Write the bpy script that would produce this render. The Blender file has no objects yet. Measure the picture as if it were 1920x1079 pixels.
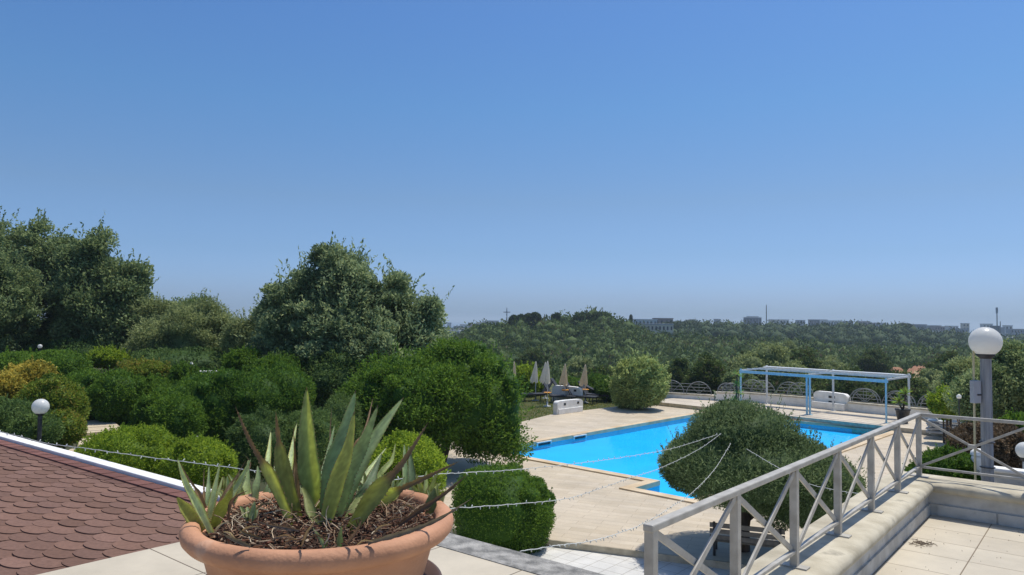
import bpy, bmesh, math, random
import numpy as np
from mathutils import Vector, Matrix

SC = bpy.context.scene
COL = SC.collection
R_ = math.radians
EYE = 1.75                      # height of the lens above the upper terrace
POOLZ = -3.35                   # level of the pool deck

# ------------------------------------------------------------------ camera
FPX, VH, ROLL = 1371.0, 601.0, R_(0.7)
pitch = math.atan((VH - 539.5) / FPX)
Fv = Vector((0, math.cos(pitch), math.sin(pitch)))
Rv0 = Vector((1, 0, 0)); Uv0 = Rv0.cross(Fv)
Rv = Rv0 * math.cos(ROLL) + Uv0 * math.sin(ROLL)
Uv = -Rv0 * math.sin(ROLL) + Uv0 * math.cos(ROLL)
cam_d = bpy.data.cameras.new('camera'); cam = bpy.data.objects.new('camera', cam_d); COL.objects.link(cam)
cam_d.sensor_width = 36.0; cam_d.lens = FPX / 1920 * 36.0
cam_d.clip_start = 0.05; cam_d.clip_end = 60000
M = Matrix((Rv, Uv, -Fv)).transposed().to_4x4(); M.translation = Vector((0, 0, EYE))
cam.matrix_world = M
SC.camera = cam

# ------------------------------------------------------------------ sky, sun, exposure
SUN_EL = R_(69); sunxy = Vector((0.78, 0.63)).normalized()
SUN_ROT = math.atan2(sunxy.x, sunxy.y)
w = bpy.data.worlds.new('World'); SC.world = w; w.use_nodes = True
nt = w.node_tree; nt.nodes.clear()
sky = nt.nodes.new('ShaderNodeTexSky'); sky.sky_type = 'NISHITA'; sky.sun_disc = False
sky.sun_elevation = SUN_EL; sky.sun_rotation = SUN_ROT
sky.altitude = 0; sky.air_density = 1.0; sky.dust_density = 1.2; sky.ozone_density = 2.5
bg = nt.nodes.new('ShaderNodeBackground'); bg.inputs['Strength'].default_value = 0.11
wo = nt.nodes.new('ShaderNodeOutputWorld')
tcw = nt.nodes.new('ShaderNodeTexCoord'); spx = nt.nodes.new('ShaderNodeSeparateXYZ'); nt.links.new(tcw.outputs['Generated'], spx.inputs[0])
rmp = nt.nodes.new('ShaderNodeValToRGB'); rmp.color_ramp.interpolation = 'LINEAR'; nt.links.new(spx.outputs['Z'], rmp.inputs[0])
els = [(0.0, (.38, .58, 1.0)), (.03, (.345, .485, .84)), (.09, (.315, .43, .635)), (.16, (.33, .425, .545)), (.28, (.295, .46, .60)), (.39, (.285, .455, .635)), (.8, (.42, .5, .6))]
while len(rmp.color_ramp.elements) < len(els): rmp.color_ramp.elements.new(.5)
for e_, (p_, c_) in zip(rmp.color_ramp.elements, els): e_.position = p_; e_.color = (c_[0], c_[1] * .985, c_[2] * .985, 1)
mulw = nt.nodes.new('ShaderNodeVectorMath'); mulw.operation = 'MULTIPLY'; nt.links.new(sky.outputs[0], mulw.inputs[0]); nt.links.new(rmp.outputs[0], mulw.inputs[1])
scw = nt.nodes.new('ShaderNodeVectorMath'); scw.operation = 'SCALE'; scw.inputs['Scale'].default_value = 1.88; nt.links.new(mulw.outputs[0], scw.inputs[0])
nt.links.new(scw.outputs[0], bg.inputs[0]); nt.links.new(bg.outputs[0], wo.inputs[0])
sd = bpy.data.lights.new('sun', 'SUN'); sun = bpy.data.objects.new('sun', sd); COL.objects.link(sun)
sd.energy = 4.0; sd.angle = R_(0.53); sd.color = (1.0, 0.955, 0.88)
sdir = Vector((sunxy.x * math.cos(SUN_EL), sunxy.y * math.cos(SUN_EL), math.sin(SUN_EL)))
sun.rotation_euler = (-sdir).to_track_quat('-Z', 'Y').to_euler()
sun.location = (0, 0, 40)
SC.view_settings.view_transform = 'Standard'; SC.view_settings.look = 'None'
SC.view_settings.exposure = 0.0; SC.view_settings.gamma = 1.0
SC.cycles.max_bounces = 6; SC.cycles.transparent_max_bounces = 8

# ------------------------------------------------------------------ placing helpers
def P(u, v, z=None, d=None):
    """world point seen at photo pixel (u, v): on the level z, or at depth d"""
    r = Fv * FPX + Rv * (u - 960) - Uv * (v - 539.5)
    r = r / r.y
    if d is None: d = (z - EYE) / r.z
    return Vector((r.x * d, d, EYE + r.z * d))
def horizon(u): return VH + math.tan(ROLL) * (u - 960)

# ------------------------------------------------------------------ materials
MATS = {}
def lin(c):
    return tuple((x / 255 / 12.92 if x / 255 <= .04045 else ((x / 255 + .055) / 1.055) ** 2.4) for x in c)
def mat_base(name):
    m = bpy.data.materials.new(name); m.use_nodes = True; n = m.node_tree.nodes; n.clear()
    o = n.new('ShaderNodeOutputMaterial'); b = n.new('ShaderNodeBsdfPrincipled')
    m.node_tree.links.new(b.outputs[0], o.inputs[0]); MATS[name] = m
    return m, m.node_tree, b, o
def noisy(name, c1, c2, scale=5, rough=.7, bump=0.0, bscale=None, detail=6, c3=None, metallic=0, coords='Object', spec=.4, stretch=None, pos=(.35, .65)):
    m, t, b, o = mat_base(name); n = t.nodes; L = t.links
    tc = n.new('ShaderNodeTexCoord'); src = tc.outputs[coords]
    if stretch:
        mp = n.new('ShaderNodeMapping'); mp.inputs['Scale'].default_value = stretch; L.new(src, mp.inputs[0]); src = mp.outputs[0]
    nz = n.new('ShaderNodeTexNoise'); nz.inputs['Scale'].default_value = scale; nz.inputs['Detail'].default_value = detail
    L.new(src, nz.inputs['Vector'])
    cr = n.new('ShaderNodeValToRGB'); cr.color_ramp.elements[0].position = pos[0]; cr.color_ramp.elements[1].position = pos[1]
    cr.color_ramp.elements[0].color = (*c1, 1); cr.color_ramp.elements[1].color = (*c2, 1)
    if c3: e = cr.color_ramp.elements.new(pos[1] + .12); e.color = (*c3, 1)
    L.new(nz.outputs['Fac'], cr.inputs[0]); L.new(cr.outputs[0], b.inputs['Base Color'])
    b.inputs['Roughness'].default_value = rough; b.inputs['Metallic'].default_value = metallic
    b.inputs['Specular IOR Level'].default_value = spec
    if bump:
        n2 = n.new('ShaderNodeTexNoise'); n2.inputs['Scale'].default_value = bscale or scale * 6; n2.inputs['Detail'].default_value = 5
        L.new(src, n2.inputs['Vector'])
        bp = n.new('ShaderNodeBump'); bp.inputs['Strength'].default_value = bump; bp.inputs['Distance'].default_value = .02
        L.new(n2.outputs['Fac'], bp.inputs['Height']); L.new(bp.outputs[0], b.inputs['Normal'])
    return m
def foliage(name, ca, cb, trans=.3, rough=.5, cc=None):
    """ca..cb by the leaf's own tint; some light passes through the leaves"""
    ca = (ca[0] * 1.65, ca[1] * 1.62, ca[2] * 1.4); cb = (cb[0] * 1.72, cb[1] * 1.66, cb[2] * 1.4)
    m, t, b, o = mat_base(name); n = t.nodes; L = t.links
    at = n.new('ShaderNodeAttribute'); at.attribute_name = 'tint'
    cr = n.new('ShaderNodeValToRGB'); cr.color_ramp.elements[0].color = (*ca, 1); cr.color_ramp.elements[1].color = (*cb, 1)
    if cc: cr.color_ramp.elements[1].position = .8; e = cr.color_ramp.elements.new(.93); e.color = (*cc, 1)
    L.new(at.outputs['Fac'], cr.inputs[0]); L.new(cr.outputs[0], b.inputs['Base Color'])
    b.inputs['Roughness'].default_value = max(rough, .6); b.inputs['Specular IOR Level'].default_value = .14
    tr = n.new('ShaderNodeBsdfTranslucent'); hs = n.new('ShaderNodeHueSaturation'); hs.inputs['Value'].default_value = 1.6
    hs.inputs['Hue'].default_value = .485
    L.new(cr.outputs[0], hs.inputs['Color']); L.new(hs.outputs[0], tr.inputs['Color'])
    mx = n.new('ShaderNodeMixShader'); mx.inputs[0].default_value = trans
    L.new(b.outputs[0], mx.inputs[1]); L.new(tr.outputs[0], mx.inputs[2]); L.new(mx.outputs[0], o.inputs[0])
    return m
def attrcol(name, rough=.6, trans=0.0, bump=0.0):
    """colour stored on the mesh itself (leaf markings)"""
    m, t, b, o = mat_base(name); n = t.nodes; L = t.links
    at = n.new('ShaderNodeAttribute'); at.attribute_name = 'col'
    tc = n.new('ShaderNodeTexCoord'); nz = n.new('ShaderNodeTexNoise'); nz.inputs['Scale'].default_value = 38; nz.inputs['Detail'].default_value = 8
    L.new(tc.outputs['Object'], nz.inputs['Vector'])
    mr = n.new('ShaderNodeMapRange'); mr.inputs['To Min'].default_value = .62; mr.inputs['To Max'].default_value = 1.38
    L.new(nz.outputs['Fac'], mr.inputs['Value'])
    mu = n.new('ShaderNodeVectorMath'); mu.operation = 'SCALE'; L.new(at.outputs['Color'], mu.inputs[0]); L.new(mr.outputs[0], mu.inputs['Scale'])
    L.new(mu.outputs[0], b.inputs['Base Color']); b.inputs['Roughness'].default_value = rough; b.inputs['Specular IOR Level'].default_value = .3
    if bump:
        bp = n.new('ShaderNodeBump'); bp.inputs['Strength'].default_value = bump; bp.inputs['Distance'].default_value = .004
        L.new(nz.outputs['Fac'], bp.inputs['Height']); L.new(bp.outputs[0], b.inputs['Normal'])
    if trans:
        tr = n.new('ShaderNodeBsdfTranslucent'); m2 = n.new('ShaderNodeVectorMath'); m2.operation = 'MULTIPLY'; m2.inputs[1].default_value = (1.08, 1.15, 1.0); L.new(mu.outputs[0], m2.inputs[0]); L.new(m2.outputs[0], tr.inputs['Color'])
        mx = n.new('ShaderNodeMixShader'); mx.inputs[0].default_value = trans
        L.new(b.outputs[0], mx.inputs[1]); L.new(tr.outputs[0], mx.inputs[2]); L.new(mx.outputs[0], o.inputs[0])
    return m
def tiles(name, c1, c2, grout, ang, w, h, org=(0, 0), mortar=.006, rough=.6, offset=0.0, bump=.25, stain=None, patch=1.3):
    """rectangular pavers laid in rows turned by ang about the vertical"""
    m, t, b, o = mat_base(name); n = t.nodes; L = t.links
    g = n.new('ShaderNodeNewGeometry'); mp = n.new('ShaderNodeMapping'); mp.vector_type = 'TEXTURE'
    mp.inputs['Rotation'].default_value = (0, 0, ang); mp.inputs['Location'].default_value = (org[0], org[1], 0)
    L.new(g.outputs['Position'], mp.inputs[0])
    br = n.new('ShaderNodeTexBrick'); br.offset = offset; br.squash = 1
    br.inputs['Scale'].default_value = 1; br.inputs['Brick Width'].default_value = w; br.inputs['Row Height'].default_value = h
    br.inputs['Mortar Size'].default_value = mortar; br.inputs['Mortar Smooth'].default_value = .3; br.inputs['Bias'].default_value = 0
    br.inputs['Color1'].default_value = (*c1, 1); br.inputs['Color2'].default_value = (*c2, 1); br.inputs['Mortar'].default_value = (*grout, 1)
    L.new(mp.outputs[0], br.inputs['Vector'])
    nz = n.new('ShaderNodeTexNoise'); nz.inputs['Scale'].default_value = patch; nz.inputs['Detail'].default_value = 8; nz.inputs['Roughness'].default_value = .65
    L.new(mp.outputs[0], nz.inputs['Vector'])
    mr = n.new('ShaderNodeMapRange'); mr.inputs['From Min'].default_value = .3; mr.inputs['From Max'].default_value = .7
    mr.inputs['To Min'].default_value = .82; mr.inputs['To Max'].default_value = 1.12; L.new(nz.outputs['Fac'], mr.inputs['Value'])
    mu = n.new('ShaderNodeVectorMath'); mu.operation = 'SCALE'; L.new(br.outputs['Color'], mu.inputs[0]); L.new(mr.outputs[0], mu.inputs['Scale'])
    out = mu.outputs[0]
    if stain:
        n3 = n.new('ShaderNodeTexNoise'); n3.inputs['Scale'].default_value = 9; n3.inputs['Detail'].default_value = 10; n3.inputs['Roughness'].default_value = .7
        L.new(mp.outputs[0], n3.inputs['Vector'])
        cr = n.new('ShaderNodeValToRGB'); cr.color_ramp.elements[0].position = .55; cr.color_ramp.elements[1].position = .8
        L.new(n3.outputs['Fac'], cr.inputs[0])
        mx = n.new('ShaderNodeMix'); mx.data_type = 'RGBA'; L.new(cr.outputs[0], mx.inputs[0]); L.new(out, mx.inputs[6]); mx.inputs[7].default_value = (*stain, 1)
        out = mx.outputs[2]
    L.new(out, b.inputs['Base Color']); b.inputs['Roughness'].default_value = rough; b.inputs['Specular IOR Level'].default_value = .3
    bp = n.new('ShaderNodeBump'); bp.inputs['Strength'].default_value = bump; bp.inputs['Distance'].default_value = .006; bp.invert = True
    L.new(br.outputs['Fac'], bp.inputs['Height']); L.new(bp.outputs[0], b.inputs['Normal'])
    return m

# ------------------------------------------------------------------ object helpers
def tag(o, label=None, cat=None, group=None, kind=None):
    if label: o['label'] = label
    if cat: o['category'] = cat
    if group: o['group'] = group
    if kind: o['kind'] = kind
    return o
def empty(name, loc, rz=0, label=None, cat=None, group=None):
    o = bpy.data.objects.new(name, None); COL.objects.link(o); o.location = loc; o.rotation_euler = (0, 0, rz)
    o.empty_display_size = .2
    return tag(o, label, cat, group)
def setattrs(me, tint=None, col=None):
    if tint is not None:
        a = me.attributes.new('tint', 'FLOAT', 'POINT'); a.data.foreach_set('value', np.asarray(tint, np.float32))
    if col is not None:
        a = me.attributes.new('col', 'FLOAT_COLOR', 'POINT')
        c = np.ones((len(col), 4), np.float32); c[:, :3] = col; a.data.foreach_set('color', c.ravel())
def link(name, me, mat, parent=None, smooth=False):
    o = bpy.data.objects.new(name, me); COL.objects.link(o)
    if mat: me.materials.append(mat)
    if smooth: me.polygons.foreach_set('use_smooth', [True] * len(me.polygons))
    if parent: o.parent = parent
    return o
class MB:
    def __init__(s): s.v = []; s.f = []; s.c = []
    def add(s, vs, fs, col=None):
        b = len(s.v); s.v += [tuple(x) for x in vs]; s.f += [tuple(b + i for i in f) for f in fs]
        if col is not None: s.c += ([col] * len(vs) if not isinstance(col[0], (tuple, list)) else list(col))
        return s
    def box(s, c, size, rz=0, bevel=0, col=None, rot=None):
        x, y, z = [q / 2 for q in size]
        R = rot if rot is not None else Matrix.Rotation(rz, 3, 'Z')
        c = Vector(c)
        if bevel <= 0:
            pts = [(-x, -y, -z), (x, -y, -z), (x, y, -z), (-x, y, -z), (-x, -y, z), (x, -y, z), (x, y, z), (-x, y, z)]
            fs = [(0, 3, 2, 1), (4, 5, 6, 7), (0, 1, 5, 4), (1, 2, 6, 5), (2, 3, 7, 6), (3, 0, 4, 7)]
            return s.add([c + R @ Vector(p) for p in pts], fs, col)
        bm = bmesh.new(); bmesh.ops.create_cube(bm, size=1)
        for v in bm.verts: v.co = Vector((v.co.x * 2 * x, v.co.y * 2 * y, v.co.z * 2 * z))
        bmesh.ops.bevel(bm, geom=bm.edges[:], offset=bevel, segments=2, affect='EDGES', profile=.5)
        bm.verts.index_update()
        s.add([c + R @ v.co for v in bm.verts], [tuple(v.index for v in f.verts) for f in bm.faces], col); bm.free(); return s
    def bar(s, a, b, w, h, up=(0, 0, 1), bevel=0):
        a = Vector(a); b = Vector(b); d = (b - a); L = d.length; d.normalize(); up = Vector(up)
        sd_ = d.cross(up)
        if sd_.length < 1e-4: sd_ = d.cross(Vector((1, 0, 0)))
        sd_.normalize(); up2 = sd_.cross(d)
        R = Matrix((d, sd_, up2)).transposed()
        return s.box((a + b) / 2, (L, w, h), rot=R, bevel=bevel)
    def tube(s, pts, rs, n=10, cap=True, col=None):
        pts = [Vector(p) for p in pts]
        if not isinstance(rs, (list, tuple)): rs = [rs] * len(pts)
        vs = []; fs = []; prev = None
        for i, p in enumerate(pts):
            d = (pts[min(i + 1, len(pts) - 1)] - pts[max(i - 1, 0)])
            if d.length < 1e-9: d = Vector((0, 0, 1))
            d.normalize()
            a = d.cross(prev.cross(d)) if prev is not None else d.orthogonal()
            if a.length < 1e-6: a = d.orthogonal()
            a.normalize(); prev = a; b = d.cross(a)
            for k in range(n):
                t = 2 * math.pi * k / n; vs.append(p + (a * math.cos(t) + b * math.sin(t)) * rs[i])
        for i in range(len(pts) - 1):
            for k in range(n):
                k2 = (k + 1) % n; fs.append((i * n + k, i * n + k2, (i + 1) * n + k2, (i + 1) * n + k))
        if cap: fs.append(tuple(range(n - 1, -1, -1))); fs.append(tuple((len(pts) - 1) * n + k for k in range(n)))
        return s.add(vs, fs, col)
    def lathe(s, prof, c=(0, 0, 0), n=48, close=False):
        c = Vector(c); vs = []; fs = []; m = len(prof)
        for r, z in prof:
            for k in range(n):
                t = 2 * math.pi * k / n; vs.append(c + Vector((r * math.cos(t), r * math.sin(t), z)))
        for i in range(m - 1):
            for k in range(n):
                k2 = (k + 1) % n; fs.append((i * n + k, i * n + k2, (i + 1) * n + k2, (i + 1) * n + k))
        if close: fs.append(tuple(range(n - 1, -1, -1))); fs.append(tuple((m - 1) * n + k for k in range(n)))
        return s.add(vs, fs)
    def prism(s, poly, z0, z1):
        n = len(poly); a = sum(poly[i][0] * poly[(i + 1) % n][1] - poly[(i + 1) % n][0] * poly[i][1] for i in range(n))
        if a < 0: poly = poly[::-1]
        vs = [(p[0], p[1], z0) for p in poly] + [(p[0], p[1], z1) for p in poly]
        fs = [tuple(range(n - 1, -1, -1)), tuple(range(n, 2 * n))] + [(i, (i + 1) % n, n + (i + 1) % n, n + i) for i in range(n)]
        return s.add(vs, fs)
    def build(s, name, mat, parent=None, smooth=False, loc=None):
        me = bpy.data.meshes.new(name); vs = s.v
        if loc is not None: L = Vector(loc); vs = [tuple(Vector(v) - L) for v in vs]
        me.from_pydata(vs, [], s.f); me.update()
        if s.c: setattrs(me, col=np.array(s.c))
        o = link(name, me, mat, parent, smooth)
        if loc is not None: o.location = loc
        return o
def sharp(o, a=35):
    try: o.data.set_sharp_from_angle(angle=R_(a))
    except Exception: pass
    return o
def sheet(name, poly, z, mat, kind='structure', parent=None):
    n = len(poly); a = sum(poly[i][0] * poly[(i + 1) % n][1] - poly[(i + 1) % n][0] * poly[i][1] for i in range(n))
    if a < 0: poly = poly[::-1]
    me = bpy.data.meshes.new(name); me.from_pydata([(p[0], p[1], z) for p in poly], [], [tuple(range(n))]); me.update()
    o = link(name, me, mat, parent)
    if kind: o['kind'] = kind
    return o
def npmesh(name, V, F, mat, parent=None, tint=None, col=None, smooth=False):
    """V (n,3), F (m,k) quads or tris"""
    me = bpy.data.meshes.new(name); k = F.shape[1]
    me.vertices.add(len(V)); me.vertices.foreach_set('co', np.ascontiguousarray(V, np.float32).ravel())
    me.loops.add(F.size); me.loops.foreach_set('vertex_index', np.ascontiguousarray(F, np.int32).ravel())
    me.polygons.add(len(F)); me.polygons.foreach_set('loop_start', np.arange(0, F.size, k, dtype=np.int32))
    me.update(calc_edges=True); setattrs(me, tint, col)
    return link(name, me, mat, parent, smooth)

# ------------------------------------------------------------------ foliage helpers
def unit(n, rng):
    v = rng.normal(size=(n, 3)); return v / np.linalg.norm(v, axis=1)[:, None]
def snoise(p, seed, f=1.0):
    r = np.random.default_rng(seed); s = np.zeros(len(p))
    for i in range(7):
        k = r.normal(size=3) * f * (1 + i * .45); s += np.sin(p @ k + r.uniform(0, 6.28)) / (1 + i * .5)
    return s / 2.6
def leaf_quads(Pt, N, L, W, rng, tint, spread=1.0):
    """rhombic leaves at Pt growing roughly along N"""
    n = len(Pt); d = N + rng.normal(size=(n, 3)) * .75 * spread; d /= np.linalg.norm(d, axis=1)[:, None]
    s = np.cross(d, rng.normal(size=(n, 3))); s /= np.linalg.norm(s, axis=1)[:, None] + 1e-9
    l = (L * rng.uniform(.5, 1.6, n))[:, None]; w_ = (W * rng.uniform(.7, 1.2, n))[:, None] * .5
    nn = np.cross(d, s) * l * rng.uniform(-.12, .12, (n, 1))
    V = np.stack([Pt - d * l * .5, Pt + s * w_ + nn, Pt + d * l * .5, Pt - s * w_ + nn], 1).reshape(-1, 3)
    F = np.arange(n * 4).reshape(n, 4)
    return V, F, np.repeat(tint, 4)
_ico = {}
def ico(sub):
    if sub not in _ico:
        bm = bmesh.new(); bmesh.ops.create_icosphere(bm, subdivisions=sub, radius=1)
        _ico[sub] = (np.array([v.co[:] for v in bm.verts]), np.array([[v.index for v in f.verts] for f in bm.faces])); bm.free()
    return _ico[sub]
def crown_arrays(lobes, n, L, W, seed, clump=0.0, nclump=60, shell=.14, rag=.08, core=.8, tintbias=0.0, up=0.25, spread=1.0, sprigs=0, sprl=1.0, sub=0, subr=(.28, .45)):
    """lobes: (cx,cy,cz,rx,ry,rz). Leaves through the outer shell of every lobe, a bumpy dark-tinted hull added behind them to block light."""
    rng = np.random.default_rng(seed); lobes = np.array(lobes, float)
    if sub:
        ar0 = lobes[:, 3] * lobes[:, 5]; ix = rng.choice(len(lobes), sub, p=ar0 / ar0.sum()); Dn = unit(sub, rng); Dn[:, 2] = np.where(Dn[:, 2] < -.3, -Dn[:, 2], Dn[:, 2])
        f = rng.uniform(*subr, sub)[:, None]; R0 = lobes[ix, 3:]; rs_ = np.repeat((R0.min(1)[:, None]), 3, 1) * f * rng.uniform(.8, 1.25, (sub, 3))
        lobes = np.concatenate([lobes, np.concatenate([lobes[ix, :3] + Dn * (R0 - rs_ * rng.uniform(.3, .8, (sub, 1))), rs_], 1)])
    area = (lobes[:, 3] * lobes[:, 4] + lobes[:, 3] * lobes[:, 5] + lobes[:, 4] * lobes[:, 5]); pr = area / area.sum()
    def surf(k, lo, hi):
        idx = rng.choice(len(lobes), k, p=pr); D = unit(k, rng); c = lobes[idx, :3]; r = lobes[idx, 3:]
        rad = 1 + rag * snoise(D * 2.2 + idx[:, None] * 1.7, seed + 5, 1.3) + rag * .6 * snoise(D * 6 + idx[:, None], seed + 9, 1.2)
        p = c + D * r * (rad * rng.uniform(lo, hi, k))[:, None]
        N = D / r; N /= np.linalg.norm(N, axis=1)[:, None]
        keep = np.ones(k, bool)
        for j in range(len(lobes)):
            q = np.linalg.norm((p - lobes[j, :3]) / lobes[j, 3:], axis=1); keep &= ~((q < .72) & (idx != j))
        return p[keep], N[keep]
    if clump > 0:
        cc, cn = surf(nclump, .78, 1.0); k = rng.integers(0, len(cc), n)
        cr_ = clump * rng.uniform(.6, 1.3, len(cc))
        off = unit(n, rng) * (rng.uniform(0, 1, n) ** .45)[:, None] * cr_[k][:, None]
        off[:, 2] *= .75
        p = cc[k] + off; N = off / (np.linalg.norm(off, axis=1)[:, None] + 1e-6) + cn[k] * .6
        ct = rng.uniform(-.22, .22, len(cc))[k]
        p2, N2 = surf(n // 3, 1 - shell * 2.2, 1 - shell * .2); p = np.concatenate([p, p2]); N = np.concatenate([N, N2]); ct = np.concatenate([ct, np.zeros(len(p2))])
    else:
        p, N = surf(n, 1 - shell, 1.03); ct = .3 * snoise(p, seed + 3, 1.8)
    if sprigs:
        sp, sn = surf(sprigs, .97, 1.02); m = sn[:, 2] > -.1; sp = sp[m]; sn = sn[m]
        tt = []; 
        for a, b in zip(sp, sn):
            dd = b + np.array([0, 0, 1.0]) + rng.normal(size=3) * .3; dd /= np.linalg.norm(dd); ln = L * rng.uniform(2.0, 5.5) * sprl
            q = a + dd * np.linspace(0, ln, 12)[:, None] + rng.normal(size=(12, 3)) * L * .16; tt.append((q, np.repeat(dd[None], 12, 0)))
        p = np.concatenate([p] + [q for q, _ in tt]); N = np.concatenate([N] + [q for _, q in tt]); ct = np.concatenate([ct, np.zeros(len(p) - len(ct))])
    N = N + np.array([0, 0, up]); N /= np.linalg.norm(N, axis=1)[:, None]
    t = np.clip(.45 + ct + tintbias + rng.normal(0, .27, len(p)), 0, 1)
    V, F, T = leaf_quads(p, N, L, W, rng, t, spread)
    if core > 0:
        iv, jf = ico(3)
        Vs = [V]; Fs = [F]; Ts = [T]; b = len(V)
        for i, lb in enumerate(lobes):
            rr = core * (1 + .16 * snoise(iv * 4 + i, seed + i, 1.5))
            q = lb[:3] + iv * lb[3:] * rr[:, None]
            Vs.append(q); Fs.append(np.concatenate([jf, jf[:, 2:3]], 1) + b); Ts.append(np.full(len(q), .12)); b += len(q)  # added hull takes the dark leaf tint, painting shade inside the crown
        return Vs, Fs, Ts
    return [V], [F], [T]
def crown_mesh(name, arr, mat, parent=None, loc=None):
    """quads for leaves, triangles for the inner mass, all in one mesh"""
    Vs, Fs, Ts = arr; V = np.concatenate(Vs); T = np.concatenate(Ts)
    if loc is not None: V = V - np.array(loc)
    Q = Fs[0]; tri = np.concatenate([f[:, :3] for f in Fs[1:]]) if len(Fs) > 1 else np.zeros((0, 3), int)
    me = bpy.data.meshes.new(name); me.vertices.add(len(V)); me.vertices.foreach_set('co', V.astype(np.float32).ravel())
    lp = np.concatenate([Q.ravel(), tri.ravel()]).astype(np.int32); me.loops.add(len(lp)); me.loops.foreach_set('vertex_index', lp)
    st = np.concatenate([np.arange(len(Q)) * 4, len(Q) * 4 + np.arange(len(tri)) * 3]).astype(np.int32)
    me.polygons.add(len(st)); me.polygons.foreach_set('loop_start', st); me.update(calc_edges=True); setattrs(me, tint=T)
    o = link(name, me, mat, parent)
    return o
def gz(x, y): return ground_h(x, y)

# ------------------------------------------------------------------ materials used
G = lambda *c: c
M_floor = tiles('terrace_slabs', (.52, .455, .345), (.55, .485, .37), (.20, .16, .11), 0, .8, .8)   # re-made below with its direction
noisy('render_white', (.76, .74, .68), (.88, .86, .81), 3, .75, .15)
noisy('coping_stone', (.40, .35, .25), (.58, .52, .39), 4.5, .85, .25, 30, c3=(.28, .25, .19))
noisy('kerb_stone', (.17, .165, .15), (.42, .40, .36), 9, .9, .8, 60, detail=10)
noisy('wall_plaster', (.42, .40, .35), (.60, .58, .52), 5, .85, .2, c3=(.34, .32, .28))
noisy('railing_paint', (.365, .335, .28), (.49, .46, .395), 12, .45, .08, spec=.4)
noisy('terracotta', (.41, .20, .11), (.56, .285, .16), 5, .75, .2, 60, c3=(.62, .42, .29), detail=12, pos=(.3, .66))
noisy('brown_saucer', (.085, .05, .035), (.12, .07, .05), 6, .5)
noisy('soil', (.025, .015, .010), (.08, .045, .028), 30, .95, 1.0, 90)
noisy('bark', (.055, .042, .032), (.13, .10, .08), 8, .9, .8, 30, stretch=(1, 1, .25))
noisy('dark_metal', (.02, .02, .022), (.05, .05, .052), 10, .5)
noisy('grey_metal', (.20, .215, .215), (.30, .31, .30), 10, .45)
noisy('white_metal', (.62, .63, .62), (.74, .75, .73), 8, .4)
noisy('sky_blue_metal', (.33, .56, .66), (.44, .66, .74), 6, .4)
noisy('wood_pole', (.24, .245, .25), (.42, .43, .43), 3, .85, .7, 25, stretch=(9, 9, .6))
def cloth(name, c1, c2):
    m = noisy(name, c1, c2, 10, .85); t = m.node_tree; n = t.nodes; L = t.links
    b = [x for x in n if x.type == 'BSDF_PRINCIPLED'][0]; o = [x for x in n if x.type == 'OUTPUT_MATERIAL'][0]; cr = [x for x in n if x.type == 'VALTORGB'][0]
    tr = n.new('ShaderNodeBsdfTranslucent'); L.new(cr.outputs[0], tr.inputs['Color']); mx = n.new('ShaderNodeMixShader'); mx.inputs[0].default_value = .45
    L.new(b.outputs[0], mx.inputs[1]); L.new(tr.outputs[0], mx.inputs[2]); L.new(mx.outputs[0], o.inputs[0])
cloth('parasol_cloth', (.80, .68, .48), (.88, .77, .58)); cloth('parasol_cloth_grey', (.86, .81, .70), (.93, .88, .78))
noisy('orange_plastic', (.80, .33, .03), (.85, .40, .05), 5, .4)
noisy('dark_textile', (.025, .03, .038), (.05, .055, .065), 20, .8)
noisy('cable_white', (.55, .56, .52), (.72, .73, .68), 30, .5)
noisy('terracotta_pavers', (.40, .20, .12), (.55, .32, .22), 4, .85, .3)
noisy('garden_soil', (.075, .06, .035), (.14, .115, .07), 1.2, .95, .5)
noisy('ground_earth', (.035, .045, .018), (.085, .08, .04), .35, .95, .5, 4, c3=(.15, .12, .075), pos=(.35, .6))
noisy('lawn_green', (.045, .07, .02), (.13, .12, .05), 1.1, .95, .7, 50, c3=(.2, .16, .08))
noisy('orange_earth', (.24, .11, .055), (.33, .17, .09), .3, .95, .3)
noisy('ochre_earth', (.28, .20, .10), (.36, .26, .14), .3, .95, .3)
noisy('town_pale', (.68, .65, .60), (.80, .77, .72), .08, .85)
noisy('town_cream', (.66, .56, .43), (.76, .66, .52), .08, .85)
noisy('town_grey', (.32, .335, .35), (.44, .455, .47), .08, .85)
noisy('town_blue', (.10, .125, .17), (.15, .175, .22), .08, .85)
noisy('town_pink', (.34, .24, .22), (.42, .31, .28), .08, .85)
noisy('window_dark', (.02, .025, .035), (.04, .05, .06), 1, .3)
noisy('grey_box', (.36, .37, .38), (.42, .43, .44), 8, .5)
noisy('yellow_conduit', (.52, .46, .26), (.60, .53, .32), 8, .5)
noisy('timber_plank', (.50, .40, .26), (.62, .52, .36), 4, .8, .2, stretch=(1, 8, 1))
noisy('bench_wood', (.17, .15, .125), (.25, .225, .19), 8, .8)
noisy('dry_twig', (.10, .07, .045), (.22, .16, .11), 30, .9)
attrcol('agave_skin', .5, .55, .25)
attrcol('mulch_bits', .9)
attrcol('shingle_grit', .95)
foliage('oak_leaf', (.050, .085, .036), (.185, .235, .12), .35, .42)
foliage('blue_oak_leaf', (.060, .095, .052), (.22, .275, .155), .35, .42)
foliage('olive_leaf', (.065, .095, .04), (.24, .28, .14), .32, .45)
foliage('green_leaf', (.022, .062, .010), (.095, .17, .024), .33, .45)
foliage('bright_leaf', (.055, .105, .01), (.22, .30, .035), .38, .5)
foliage('yellow_leaf', (.10, .10, .015), (.42, .36, .08), .3, .5)
foliage('edge_yellow_leaf', (.035, .07, .012), (.14, .19, .03), .3, .5, cc=(.32, .26, .05))
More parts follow.
